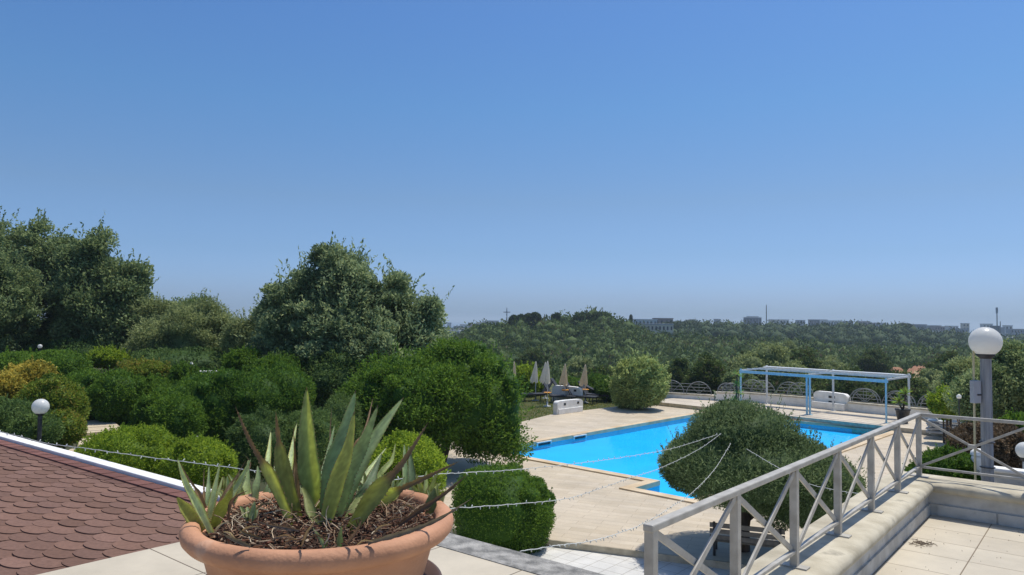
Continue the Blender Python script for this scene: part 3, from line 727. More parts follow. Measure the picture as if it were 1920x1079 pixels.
# agave leaves: an open channelled blade swept along a bent midrib
GRN = (.44, .50, .22); BLU = (.40, .50, .28); YEL = (.74, .72, .24); OLV = (.45, .45, .15); PAL = (.64, .70, .42); BRN = (.40, .27, .14); DRK = (.16, .11, .07); TAN = (.55, .40, .26)
def mixc(a, b, t): t = max(0, min(1, t)); return tuple(a[i] * (1 - t) + b[i] * t for i in range(3))
def agave_leaf(parent, pts2, wpx, body, edge=None, tipc=DRK, tip=.06, curl=.35, d0=None, dd=0.0, twist=0.0, teeth=True, label=None, origin=None, halfyel=0, seed=0, lit=None):
    """pts2: photo points base..tip; depth starts at the soil and changes by dd metres towards the tip"""
    rgl = random.Random(seed + int(pts2[0][0] * 7 + pts2[-1][1]))
    if d0 is None: d0 = P(pts2[0][0], pts2[0][1], SOILZ).y
    n = len(pts2); W = [P(u, v, d=d0 + dd * (i / (n - 1)) ** 1.2) for i, (u, v) in enumerate(pts2)]
    # smooth the midrib
    def cr(t):
        x = t * (n - 1); i = min(int(x), n - 2); f = x - i; p0 = W[max(i - 1, 0)]; p1 = W[i]; p2 = W[i + 1]; p3 = W[min(i + 2, n - 1)]
        return .5 * ((2 * p1) + (p2 - p0) * f + (2 * p0 - 5 * p1 + 4 * p2 - p3) * f * f + (3 * p1 - p0 - 3 * p2 + p3) * f ** 3)
    S = 30; C = 8; wmax = wpx * .71 / FPX * d0; mb = MB(); vs = []; cs = []; O = origin
    cam0 = Vector((0, 0, EYE)); mids = [cr(i / S) for i in range(S + 1)]
    for i in range(S + 1):
        t = i / S; m = mids[i]; dr = (mids[min(i + 1, S)] - mids[max(i - 1, 0)]).normalized()
        view = (cam0 - m).normalized(); sdv = dr.cross(view).normalized(); nr = sdv.cross(dr).normalized()
        ca, sa = math.cos(twist * (1 - .3 * t)), math.sin(twist * (1 - .3 * t)); s2 = sdv * ca + nr * sa; n2_ = nr * ca - sdv * sa
        wd = wmax * .5 * ((.62 + .38 * min(1, t / .3)) if t < .3 else max(.0, (1 - ((t - .3) / .7) ** 1.55))) ; wd = max(wd, wmax * .012)
        dry = max(0, min(1, (t - (1 - tip)) / .06 + .5))
        wd *= 1 + .04 * math.sin(t * 17 + seed) + .02 * math.sin(t * 41 + seed * 2)
        if tip > .2: wd *= 1 - .3 * dry * abs(math.sin(t * 31 + seed)) + .12 * dry * rgl.uniform(-1, 1)
        wd *= 1 - .35 * dry * (1 if tip > .2 else 0)
        for j in range(C + 1):
            x = j / C * 2 - 1; lift = curl * wd * x * x + (.1 * wd * math.sin(t * 40 + x * 3) * dry)
            vs.append(m + s2 * (x * wd) + n2_ * lift - O)
            c = body
            if edge: c = mixc(body, edge, (abs(x) - .62) / .3)
            if halfyel and .08 < x * halfyel < .8: c = mixc(c, YEL, .8)
            if lit and abs(x) < .5: c = mixc(c, lit, .3)
            c = mixc(c, tuple(min(.8, q * 1.5) for q in body) if tip > .9 else mixc(BRN, tipc, t), dry if tip > .2 else (t - (1 - tip)) / .03)
            f = .86 + .28 * rgl.random(); cs.append(tuple(q * f for q in c))
    th = len(vs)
    for i in range(S + 1):   # back face, thicker near the foot
        t = i / S; k = i * (C + 1); m = (vs[k] + vs[k + C]) / 2; bn = (vs[k + C // 2] - m)
        dr = (mids[min(i + 1, S)] - mids[max(i - 1, 0)]).normalized(); view = (cam0 - mids[i]).normalized()
        for j in range(C + 1):
            x = j / C * 2 - 1; vs.append(vs[k + j] - view * (wmax * (.16 * (1 - t) + .02)) * (1 - x * x * .96)); cs.append(mixc(cs[k + j], body, .3))
    fs = []
    for i in range(S):
        for j in range(C):
            a = i * (C + 1) + j; b = a + C + 1; fs.append((a, a + 1, b + 1, b)); fs.append((th + a, th + b, th + b + 1, th + a + 1))
        for j in (0, C):
            a = i * (C + 1) + j; b = a + C + 1; fs.append((a, b, th + b, th + a))
    if teeth:
        for i in range(2, S - 2, 1):
            for j, sg in ((0, -1), (C, 1)):
                a = vs[i * (C + 1) + j]; b = vs[(i + 1) * (C + 1) + j]; ctr = vs[i * (C + 1) + C // 2]; o_ = (a - ctr).normalized(); mdl = (a + b) / 2
                k = len(vs); tl = .0045 * (1 - i / S * .5); vs += [a.lerp(b, .3), a.lerp(b, .7), mdl + o_ * tl]; cs += [BRN, BRN, DRK]; fs.append((k, k + 1, k + 2))
    mb.add(vs, fs, cs); o = mb.build('leaf', MATS['agave_skin'], parent, True)
    if label: o['label'] = label
    return o
def plant(u, v, label, cat='agave', grp='agaves in the terracotta planter'):
    p = P(u, v, SOILZ); return empty('agave', p, 0, label, cat, grp), p
A, O = plant(615, 985, 'largest agave, tall blue-green sword leaves rising from the middle of the planter')
LF = lambda pts, w, body, **k: agave_leaf(A, pts, w, body, origin=O, **k)
LF([(612, 975), (625, 880), (650, 800), (667, 732)], 52, BLU, edge=GRN, dd=.10, twist=.25, seed=1)
LF([(632, 978), (668, 880), (712, 806), (757, 745)], 44, PAL, edge=GRN, dd=.14, twist=-.2, seed=2)
LF([(594, 965), (580, 880), (575, 800), (575, 726)], 56, GRN, dd=-.02, halfyel=1, twist=.1, seed=3, label='tall green blade with a wide yellow stripe and a split tip')
LF([(628, 982), (648, 900), (682, 830), (709, 760)], 46, mixc(GRN, PAL, .3), dd=.06, twist=.1, seed=4)
LF([(608, 990), (630, 905), (652, 840), (664, 772)], 44, mixc(OLV, GRN, .45), edge=YEL, dd=.0, twist=-.15, seed=5)
LF([(640, 920), (664, 850), (685, 805), (699, 748)], 22, BRN, tipc=TAN, tip=.5, dd=.2, seed=6, teeth=False, label='dried reddish-brown blade standing behind the green ones')
LF([(560, 975), (535, 890), (524, 835), (517, 772)], 42, OLV, tip=.34, tipc=BRN, dd=.04, twist=.3, seed=7, label='olive blade with a dried brown upper third')
LF([(548, 985), (508, 895), (470, 830), (441, 762)], 29, YEL, edge=OLV, tip=.55, tipc=(.26, .18, .13), dd=-.05, seed=8, label='narrow yellow blade with long black withered tip leaning left')
LF([(655, 1000), (705, 925), (755, 868), (803, 792)], 46, OLV, tip=.52, tipc=(.24, .18, .13), dd=.0, twist=.2, seed=9, label='olive blade withered dark brown, bent to the right')
LF([(700, 960), (738, 925), (800, 895), (862, 865)], 32, YEL, tip=.62, tipc=(.27, .20, .14), dd=.05, seed=10, label='low yellow blade with a long brown withered end')
LF([(536, 930), (543, 880), (548, 840), (557, 792)], 17, PAL, edge=YEL, dd=.25, seed=11)
LF([(504, 905), (502, 870), (505, 840), (508, 808)], 15, PAL, edge=YEL, dd=.2, seed=12)
LF([(622, 920), (621, 870), (619, 820), (622, 762)], 11, BRN, tip=.7, dd=.25, seed=13, teeth=False, label='thin dried dark blade at the back')
LF([(600, 930), (608, 890), (616, 850), (628, 795)], 20, BLU, dd=.22, seed=14)
LF([(563, 968), (556, 900), (553, 850), (550, 800)], 14, TAN, edge=BRN, tip=.5, tipc=BRN, dd=.05, seed=15, teeth=False, label='dried tan strip of leaf beside the yellow striped blade')
LF([(700, 905), (720, 880), (735, 862), (742, 830)], 14, GRN, dd=.15, seed=16)
LF([(668, 940), (680, 900), (700, 870), (726, 838)], 12, PAL, dd=.25, seed=17)
LF([(640, 975), (690, 915), (700, 890), (716, 850)], 30, mixc(BLU, (.05, .08, .05), .4), dd=.2, seed=18)
rq = random.Random(91)
for k, (bu, bv, tu, tv, w_, c_) in enumerate(((545, 925, 530, 850, 17, GRN), (585, 925, 590, 845, 16, BLU), (655, 925, 668, 850, 18, GRN), (675, 935, 706, 868, 15, PAL), (690, 940, 742, 880, 16, GRN), (560, 935, 572, 868, 15, PAL), (640, 930, 643, 838, 15, GRN), (596, 985, 562, 905, 26, mixc(OLV, GRN, .5)), (646, 985, 688, 915, 30, mixc(OLV, GRN, .6)), (520, 930, 515, 868, 14, BLU))):
    LF([(bu, bv), ((bu * 2 + tu) / 3 + rq.uniform(-3, 3), (bv * 2 + tv) / 3), ((bu + tu * 2) / 3 + rq.uniform(-3, 3), (bv + tv * 2) / 3), (tu, tv)], w_, c_, dd=.1, seed=100 + k, tip=.1, tipc=BRN)
for k, (bu, bv, n_, hgt, lab) in enumerate(((430, 955, 5, 62, 'short pale agave offset between the left one and the half hidden one'), (530, 945, 5, 70, 'short agave offset at the back left of the large one'), (690, 950, 6, 66, 'short agave offset at the back right of the large one'), (735, 945, 5, 60, 'short pale agave offset behind the bent withered blade'), (820, 955, 5, 44, 'small agave offset at the far right rim'), (470, 985, 4, 40, 'tiny agave offset in the dry litter left of centre'))):
    A, O = plant(bu, bv, lab)
    for q in range(n_):
        f = (q - (n_ - 1) / 2) / n_ * 1.7 + rq.uniform(-.12, .12); h_ = hgt * rq.uniform(.75, 1.15)
        tu, tv = bu + f * h_ * .75, bv - h_ * math.cos(f * .7); LF([(bu + f * 5, bv), (bu + (tu - bu) * .35, bv + (tv - bv) * .4), (bu + (tu - bu) * .7, bv + (tv - bv) * .74), (tu, tv)], rq.uniform(12, 19), rq.choice([GRN, BLU, PAL, mixc(OLV, GRN, .5)]), edge=rq.choice([None, YEL, PAL]), dd=.02, seed=300 + k * 9 + q, tip=rq.choice([.08, .1, .35]), tipc=BRN)
# left agave
A, O = plant(392, 1002, 'smaller agave with toothed pale leaves at the left rim of the planter')
LF([(398, 1003), (372, 950), (348, 905), (332, 858)], 22, PAL, edge=YEL, seed=21)
LF([(382, 995), (362, 970), (345, 950), (331, 932)], 38, OLV, edge=YEL, dd=-.02, seed=22)
LF([(390, 985), (398, 940), (405, 905), (413, 866)], 17, PAL, edge=YEL, dd=.05, seed=23)
LF([(388, 965), (390, 930), (391, 905), (392, 872)], 13, BLU, dd=.1, seed=24)
LF([(384, 960), (383, 930), (382, 905), (383, 875)], 10, BRN, tip=.6, dd=.1, seed=25, teeth=False)
LF([(400, 990), (415, 955), (428, 935), (436, 912)], 32, OLV, dd=-.03, seed=26)
LF([(405, 975), (428, 935), (448, 905), (472, 858)], 24, PAL, edge=YEL, dd=.06, seed=27)
LF([(402, 960), (425, 920), (445, 890), (462, 862)], 9, TAN, tip=.5, dd=.1, seed=28, teeth=False)
LF([(392, 970), (372, 925), (352, 895), (338, 868)], 12, BRN, tip=.6, dd=.05, seed=29, teeth=False, label='dried brown blade behind the pale toothed one')
LF([(398, 970), (402, 940), (412, 915), (418, 893)], 11, GRN, dd=.1, seed=30)
# middle-back agave
A, O = plant(470, 935, 'half hidden pale agave behind the left one near the back rim')
LF([(470, 940), (462, 915), (463, 893), (466, 860)], 22, PAL, dd=.05, seed=31)
LF([(478, 945), (480, 915), (484, 895), (483, 872)], 20, mixc(BLU, PAL, .4), dd=.05, seed=32)
LF([(462, 945), (450, 920), (440, 905), (427, 888)], 16, GRN, dd=.05, seed=33)
LF([(488, 940), (505, 915), (512, 900), (520, 880)], 18, BLU, dd=.1, seed=34)
LF([(470, 930), (462, 895), (470, 870), (458, 852)], 7, BRN, tip=.7, dd=.1, seed=35, teeth=False)
# right rosette
A, O = plant(793, 935, 'small agave rosette with slender pale leaves at the right rim')
for k, (tu, tv, w_) in enumerate(((780, 888, 14), (800, 882, 12), (822, 886, 12), (828, 905, 12), (768, 905, 11))):
    LF([(793, 937), ((793 + tu) / 2 + 2, (937 + tv) / 2 + 2), ((793 + tu * 3) / 4, (937 + tv * 3) / 4), (tu, tv)], w_, PAL if k % 2 else GRN, edge=YEL if k == 0 else None, seed=40 + k)
LF([(805, 965), (808, 945), (812, 930), (815, 915)], 30, mixc(GRN, (.05, .08, .04), .5), dd=.02, seed=47)
# right tall narrow pair
A, O = plant(762, 925, 'young agave with two upright narrow leaves behind the withered blade')
LF([(762, 925), (760, 890), (759, 860), (758, 832)], 15, BLU, edge=PAL, dd=.1, seed=51)
LF([(768, 925), (772, 895), (770, 865), (766, 835)], 20, mixc(BLU, (.04, .09, .06), .5), dd=.12, seed=52)
# sprouts near the front
A, O = plant(605, 1026, 'tiny agave sprout leaning left at the front of the planter')
LF([(608, 1030), (603, 1015), (596, 1003), (586, 990)], 11, PAL, edge=BLU, seed=61)
LF([(612, 1030), (612, 1020), (613, 1012), (611, 1005)], 6, GRN, seed=62)
A, O = plant(637, 1027, 'tiny upright agave sprout at the front of the planter')
LF([(637, 1030), (637, 1015), (638, 1003), (641, 985)], 17, mixc(GRN, BLU, .5), seed=63)
# dead leaves lying about
def dead(pts2, w_, zs, label, seed, c=(.26, .20, .15), curl=.8):
    p0 = P(pts2[0][0], pts2[0][1], SOILZ + .038); d0 = p0.y; t = empty('withered_leaf', p0, 0, label, 'leaf', 'withered agave leaves in the planter')
    agave_leaf(t, pts2, w_, c, tipc=(.32, .24, .17), tip=.98, curl=curl, dd=zs, origin=p0, teeth=False, seed=seed, d0=d0); return t
dead([(748, 985), (790, 955), (835, 925), (878, 889)], 26, -.02, 'long dark withered leaf rising past the right rim', 71, (.15, .11, .08))
dead([(690, 1018), (755, 1000), (820, 975), (886, 934)], 26, -.08, 'grey withered leaf lying along the right rim and sticking out', 72, (.24, .20, .155))
dead([(560, 995), (535, 990), (505, 985), (478, 975)], 17, -.03, 'dry grey-brown curled leaf lying left of the large agave', 73)
dead([(470, 1025), (445, 1015), (430, 1008), (415, 1000)], 20, -.02, 'dry pale leaf lying below the left agave', 74, (.22, .18, .13))
dead([(428, 975), (432, 945), (445, 930), (465, 920)], 18, -.03, 'dark curled leaf bending right beside the left agave', 75, (.24, .17, .12))
dead([(402, 1000), (408, 990), (418, 982), (432, 980)], 14, -.01, 'pale bleached leaf scrap at the left rim', 76, (.38, .34, .26))
dead([(505, 1020), (515, 1032), (508, 1050), (512, 1074)], 15, -.06, 'bleached dry leaf hanging over the front rim', 77, (.42, .33, .24))
dead([(565, 1025), (575, 1000), (585, 985), (592, 968)], 14, -.02, 'tan dry leaf stub leaning at the front of the large agave', 78, (.33, .25, .16))
dead([(650, 1020), (662, 1005), (672, 990), (680, 970)], 18, -.02, 'brown dry leaf stub right of the large agave', 79, (.24, .17, .12))
dead([(490, 1010), (470, 1004), (455, 998), (440, 985)], 16, .03, 'mottled brown leaf lying between the two left plants', 80, (.2, .16, .1))

for k, (u, v, du, dv, w_, c_, lab) in enumerate(((450, 1000, 38, -12, 14, (.42, .34, .24), 'pale dry strip lying between the left agave and the centre'), (520, 1008, 40, 6, 13, (.36, .28, .2), 'short dry strip lying in front of the yellow blade'), (560, 1015, -34, 8, 12, (.3, .22, .15), 'brown curled strip lying below the yellow striped blade'),
        (700, 1000, 36, -16, 15, (.4, .32, .23), 'pale dry strip lying right of the large agave'), (720, 985, 44, -14, 13, (.28, .2, .14), 'brown dry strip lying under the bent withered blade'), (760, 975, 40, -20, 12, (.45, .37, .27), 'bleached strip lying before the right rosette'), (780, 960, -30, -12, 12, (.33, .25, .17), 'tan strip lying left of the right rosette'),
        (480, 955, 34, -10, 12, (.4, .31, .2), 'tan dry strip lying before the half hidden agave'), (440, 1012, -22, -14, 15, (.5, .42, .31), 'bleached bent strip beside the left rim'), (670, 1022, 30, -6, 10, (.46, .36, .24), 'narrow pale strip lying by the front right rim'), (585, 1005, 26, 10, 10, (.3, .22, .15), 'small brown strip between the two sprouts'))):
    dead([(u, v), (u + du * .33, v + dv * .33 - 5), (u + du * .66, v + dv * .66 - 4), (u + du, v + dv)], w_, .0, lab, 200 + k, c_, curl=1.3)
mbm = MB(); rg = random.Random(17)
for k in range(150):
    a = rg.uniform(0, 6.28); r = .34 * math.sqrt(rg.random()); p = Vector((r * math.cos(a), r * math.sin(a), RIMZ - POTZ - .012)); d = Vector((rg.uniform(-1, 1), rg.uniform(-1, 1), rg.uniform(-.05, .5))).normalized(); pts_ = []
    L = rg.uniform(.04, .13)
    for i in range(6):
        pts_.append(p.copy()); d = (d + Vector((rg.gauss(0, .25), rg.gauss(0, .25), -.12 if p.z > RIMZ - POTZ else .12))).normalized(); p = p + d * L / 5
    mbm.tube(pts_, rg.uniform(.0008, .0018), 4, False, rg.choice([(.55, .42, .27), (.42, .30, .18), (.62, .52, .36), (.3, .2, .12)]))
o = mbm.build('straw', MATS['mulch_bits'], pot); o['kind'] = 'stuff'
# ---- debris on the right floor
mb = MB(); rg = random.Random(12); cdeb = P(1728, 1020, 0)
for k in range(90):
    a = cdeb + Vector((rg.gauss(0, .05), rg.gauss(0, .05), .004)); d = Vector((rg.uniform(-1, 1), rg.uniform(-1, 1), .05)).normalized() * rg.uniform(.01, .05); mb.tube([a, a + d], .0018, 4)
tag(mb.build('dry_litter', MATS['dry_twig']), kind='stuff')
mb = MB()
for k in range(32):
    a = P(rg.uniform(1660, 1915), rg.uniform(985, 1075), .004); d = Vector((rg.uniform(-1, 1), rg.uniform(-1, 1), 0)).normalized() * rg.uniform(.003, .009); mb.tube([a, a + d], .002, 5)
tag(mb.build('dry_litter', MATS['dry_twig']), kind='stuff')

# ---- globe lamps
def globe_lamp(base, h, r, rp, label, pole_mat, square=False):
    t = empty('globe_lamp', base, 0, label, 'lamp')
    prof = []
    n = 24
    for k in range(n + 1):
        an = math.pi * (.82 * k / n); prof.append((r * math.sin(an), h + r * math.cos(an)))
    prof[0] = (0.0001, h + r); zb_ = prof[-1][1]; rb_ = prof[-1][0]
    mb = MB(); mb.lathe(prof[::-1], n=48); mb.build('globe', MATS['opal_globe'], t, True)
    mb = MB(); mb.lathe([(rp * .9, zb_ - .05), (rb_ * 1.04, zb_ - .012), (rb_ * 1.04, zb_ + .002), (rb_ * .9, zb_ + .004), (0, zb_ + .004)], n=32); mb.build('collar', MATS['dark_metal'], t, True)
    mb = MB(); mb.tube([(0, 0, 0), (0, 0, (zb_ - .03) * .5), (0, 0, zb_ - .03)], [rp, rp * .96, rp * .9], 8 if square else 14); mb.build('pole', pole_mat, t)
    return t, zb_
lb = P(1853, 911, .0); lb = P(1852, 905, d=8.0); lb.z = -.06
gc = P(1840, 641, d=8.0)
t, zb_ = globe_lamp((lb.x, lb.y, -.06), gc.z + .06, .160, .061, 'large white globe lamp on a grey wooden pole beyond the parapet', MATS['wood_pole'], True)
for zz in (.55, .28): mb = MB(); mb.tube([(0, 0, zz), (0, 0, zz + .008)], .0745, 14); mb.build('strap', MATS['dark_metal'], t)
eb = P(1829, 735, d=8.0)
t = empty('junction_box', (eb.x, eb.y, -.06), R_(10), 'grey electric box on a yellowish conduit beside the lamp pole', 'electric box')
mb = MB(); mb.box((0, .0, eb.z + .06), (.092, .06, .245), bevel=.006); mb.build('box', MATS['grey_box'], t)
mb = MB(); mb.box((.018, -.033, eb.z + .03), (.045, .012, .016)); mb.build('latch', MATS['dark_metal'], t)
mb = MB(); mb.tube([(0, .02, 0), (0, .02, eb.z + .5)], .0115, 8); mb.build('conduit', MATS['yellow_conduit'], t)
p = P(76, 763, d=16.5)
globe_lamp((p.x, p.y, gh(p.x, p.y)), p.z - gh(p.x, p.y), .175, .05, 'white globe lamp on a dark post among the bushes at far left', MATS['dark_metal'])
p = P(1922, 845, d=8.9)
globe_lamp((p.x, p.y, -.06), p.z + .06, .10, .03, 'small white globe lamp cut by the right edge of the picture', MATS['white_metal'])
p = P(1798, 744, d=24)
globe_lamp((p.x, p.y, POOLZ), p.z - POOLZ, .075, .02, 'small white globe lamp in front of the dark right tree', MATS['dark_metal'])
for u, v, d, lab in ((75, 650, 38, 'white globe lamp under the big oaks at far left'), (365, 826, 18.5, 'top of a white globe lamp rising behind the clipped hedge'), (168, 687, 34, 'tiny white globe lamp between the far left shrubs')):
    p = P(u, v, d=d); globe_lamp((p.x, p.y, gh(p.x, p.y)), max(.5, p.z - gh(p.x, p.y)), .11 if d > 20 else .12, .03, lab, MATS['dark_metal'])

# ---- low white wall and rounded post in the right garden
lw0 = P(1842, 872, .19); t = empty('garden_wall', (lw0.x, lw0.y, -.06), 0, 'low white garden wall behind the lamp pole', 'wall')
mb = MB(); a = Vector((0, 0, .10)); b = a + Vector((E2.x, E2.y, 0)) * 6; mb.bar(a, b, .12, .2); mb.build('wall_body', MATS['wall_plaster'], t)
mb = MB(); mb.bar(a + Vector((0, 0, .12)), b + Vector((0, 0, .12)), .17, .05, bevel=.02); mb.build('coping', MATS['render_white'], t)
q = P(1836, 890, d=8.75); t = empty('garden_post', (q.x, q.y, -.06), A1, 'short white rounded post at the end of the low garden wall', 'post')
mb = MB(); mb.box((0, 0, .14), (.16, .16, .28), bevel=.03); mb.build('pier', MATS['render_white'], t)
mb = MB(); mb.lathe([(.0001, .36), (.05, .352), (.085, .32), (.09, .28)][::-1], n=24); mb.build('dome', MATS['render_white'], t, True)

# ================================================================== POOL AREA THINGS
# ---- pergola
pz = POOLZ + .22
f0 = xy(P(1516, 778, pz)); pdir = Vector((.66, -.75)).normalized(); pnv = Vector((-pdir.y, pdir.x))
def solve_u(p, d, u):
    best = None
    for k in range(-800, 800):
        q = p + d * (k * .01); 
        if q.y < 5: continue
        uu = 960 + 1371 * q.x / q.y
        if best is None or abs(uu - u) < best[0]: best = (abs(uu - u), q)
    return best[1]
fL = solve_u(f0, pdir, 1389); fR = solve_u(f0, pdir, 1660)
PW = 2.9; HZ = 2.12
per = empty('pergola', (f0.x, f0.y, pz), 0, 'light blue and white steel pergola frame with two open bays beside the pool', 'pergola')
o0 = Vector((f0.x, f0.y, pz))
def Q(p, z): return Vector((p.x, p.y, z)) - o0
def vpost(p, r, mat, top=HZ, name='post'):
    mb = MB(); mb.bar(Q(p, pz), Q(p, pz + top), r, r, up=(pdir.x, pdir.y, 0), bevel=.004); mb.box(Q(p, pz + .01), (r * 2.4, r * 2.4, .02), rz=math.atan2(pdir.y, pdir.x)); return mb.build(name, mat, per)
BLm, WHm = MATS['sky_blue_metal'], MATS['white_metal']
bL, bR, b0 = fL + pnv * PW, fR + pnv * PW, f0 + pnv * PW
vpost(fL, .075, BLm, HZ + .12); vpost(fR, .075, BLm, HZ + .1)
vpost(f0 - pdir * .085, .085, BLm); vpost(f0 + pdir * .085, .085, BLm)
for p in (bL, bR, b0): vpost(p, .09, WHm, HZ + .22)
mb = MB(); mb.bar(Q(fL - pdir * .1, pz + HZ - .05), Q(fR + pdir * .1, pz + HZ - .05), .07, .15, bevel=.005); mb.build('beam', BLm, per)
mb = MB(); mb.bar(Q(bL - pdir * .1, pz + HZ + .08), Q(bR + pdir * .1, pz + HZ + .08), .08, .16, bevel=.005); mb.build('beam', WHm, per)
for a, b in ((fL, bL), (fR, bR), (f0, b0)):
    mb = MB(); mb.bar(Q(a, pz + HZ + .02), Q(b, pz + HZ + .06), .07, .09, bevel=.004); mb.build('beam', WHm, per)
for k in range(3):
    a = fL + pnv * PW * (.25 + .25 * k); b = fR + pnv * PW * (.25 + .25 * k)
    mb = MB(); mb.bar(Q(a, pz + HZ + .1), Q(b, pz + HZ + .1), .035, .035); mb.build('wire_rail', WHm, per)
# rolled awnings lying on the side beams
for a, b in ((fL, b0), ):
    pass
for s0 in (0, 1):
    a = (fL if s0 == 0 else f0) + pnv * (PW - .35); b = (f0 if s0 == 0 else fR) + pnv * (PW - .35)
    mb = MB(); mb.bar(Q(a + pdir * .1, pz + HZ + .16), Q(b - pdir * .1, pz + HZ + .16), .5, .05, bevel=.01); mb.build('folded_awning', WHm, per)

# ---- platform back wall, seat backs, arched railings
wtop = {}
def pwall(pa, pb_, h, th, label, seed=0, name='platform_wall', cop=True):
    c = (pa + pb_) / 2; d = (pb_ - pa); L = d.length; t = empty(name, (c.x, c.y, pz), math.atan2(d.y, d.x), label, 'wall')
    mb = MB(); mb.box((0, 0, h / 2 - .3), (L, th, h + .6 - .09)); mb.build('wall_body', MATS['render_white'], t)
    mb = MB(); mb.box((0, 0, h - .02), (L + .02, th + .08, .07), bevel=.012); mb.build('coping', MATS['coping_stone' if cop else 'render_white'], t)
    return t
pwall(pb[0], pb[1], .30, .3, 'low whitewashed wall at the left end of the pool platform', name='low_wall')
pwall(pb[1] + pfd * .02, pb[2], .52, .45, 'short thicker white wall block beside the pergola left posts')
wa, wbm, wc, wd_ = pb[2] + pfd * .02, pb[3], pb[3] + (pb[4] - pb[3]) * .46, pb[5] + (pb[5] - pb[4]) * 1.6
pwall(wa, wbm, .55, .4, 'long white wall behind the pergola up to the curved seat back')
pwall(wc, wd_, .50, .4, 'long white wall right of the curved seat back, along the valley')
def seatback(c, d, L, H, th, label, holes, sd_=.32, name='seat_wall'):
    d = d.normalized(); t = empty(name, (c.x, c.y, c.z), math.atan2(d.y, d.x), label, 'seat wall')
    prof = [(-L / 2, 0), (-L / 2, H * .72)]
    for k in range(1, 8): an = math.pi - math.pi / 2 * k / 8; prof.append((-L / 2 + H * .28 + H * .28 * math.cos(an), H * .72 + H * .28 * math.sin(an)))
    prof.append((-L * .12, H)); prof.append((L * .12, H * .985))
    prof.append((L / 2 - H * .28, H * .96))
    for k in range(1, 8): an = math.pi / 2 - math.pi / 2 * k / 8; prof.append((L / 2 - H * .28 + H * .28 * math.cos(an), H * .68 + H * .28 * math.sin(an)))
    prof += [(L / 2, H * .66), (L / 2, 0)]
    n = len(prof); mb = MB()
    mb.add([(x, -th / 2, z) for x, z in prof] + [(x, th / 2, z) for x, z in prof], [tuple(range(n - 1, -1, -1)), tuple(range(n, 2 * n))] + [(i, (i + 1) % n, n + (i + 1) % n, n + i) for i in range(n)])
    o = mb.build('seat_back', MATS['render_white'], t)
    bm = bmesh.new(); bm.from_mesh(o.data); bmesh.ops.recalc_face_normals(bm, faces=bm.faces[:]); bm.to_mesh(o.data); bm.free()
    mb = MB(); mb.box((0, -th / 2 - sd_ / 2, H * .2), (L * .94, sd_, H * .4), bevel=.015); mb.build('seat', MATS['render_white'], t)
    for x, z in holes:
        mb = MB(); mb.box((x * L, -th / 2 - .003, z * H), (.17, .03, .13)); mb.build('hole_shade', MATS['dark_metal'], t)  # dark blocks on the face stand in for the shade inside open holes
    return t
sc_ = (wbm + wc) / 2; seatback(Vector((sc_.x, sc_.y, pz)), wc - wbm, (wc - wbm).length * .99, .98, .34, 'white curved seat back standing in the wall behind the pergola', [(-.0, .72), (.1, .72), (-.0, .42), (.1, .42), (-.32, .15)])
q0 = P(1041, 777.5, POOLZ); q1 = P(1089, 771, POOLZ); seatback((q0 + q1) / 2, (q1 - q0), (q1 - q0).length, .72, .3, 'white rounded concrete seat at the deck edge by the lawn', [(-.22, .72), (.3, .72)], .06)
q0 = P(1037, 742, d=47); q1 = P(1091, 752, d=46); m_ = (q0 + q1) / 2; seatback(Vector((m_.x, m_.y, POOLZ)), (q1 - q0), (q1 - q0).length, 1.0, .3, 'long white curved seat back behind the dark loungers', [(.3, .75), (-.1, .75)], .06)
# arched railing panels
def arch_panel(a, b, zb_, H, label, k):
    d = (b - a); L = d.length; t = empty('arched_railing', (a.x, a.y, zb_), math.atan2(d.y, d.x), label, 'railing', 'arched railing panels along the valley')
    r = H; gm = MATS['grey_metal']
    for zz in (.06, .3, .55, .8):
        ins = r - math.sqrt(max(0, r * r - (zz * H) ** 2)) if zz > .1 else 0
        mb = MB(); mb.tube([(ins, 0, zz * H), (L - ins, 0, zz * H)], .016, 6); mb.build('bar', gm, t)
    for x0, s in ((0, 1), (L, -1)):
        pts_ = [(x0 + s * (r - r * math.cos(math.pi * q / 20)), 0, r * math.sin(math.pi * q / 20)) for q in range(21)]
        mb = MB(); mb.tube(pts_, .024, 6); mb.build('hoop', gm, t)
        for an in (45, 90, 135):
            mb = MB(); mb.tube([(x0 + s * r, 0, .06 * H), (x0 + s * (r - r * math.cos(R_(an))), 0, r * math.sin(R_(an)))], .014, 6); mb.build('spoke', gm, t)
    return t
segs = []
def arch_run(a, b, z, H, n, lab0):
    for k in range(n):
        p = a.lerp(b, k / n); q = a.lerp(b, (k + .97) / n); arch_panel(p, q, z, H, lab0[k], k)
arch_run(pb[0] + pfd * .2, pb[1] - pfd * .1, pz + .31, .80, 1, ['grey arched railing panel on the low wall left of the pergola'])
arch_run(pb[1] + pfd * .2, pb[2], pz + .55, .55, 1, ['short grey arched railing panel on the thicker wall block'])
arch_run(wa, wbm, pz + .59, .78, 2, ['grey arched railing panel behind the pergola, under its left bay', 'grey arched railing panel just left of the curved seat back'])
arch_run(wc, wd_, pz + .54, .78, 6, ['grey arched railing panel just right of the curved seat back', 'grey arched railing panel behind the potted yucca',
    'grey arched railing panel between the potted yucca and the yellowish bush', 'grey arched railing panel behind the stacked loungers', 'last grey arched railing panel but one towards the right tree', 'grey arched railing panel at the foot of the right tree'])

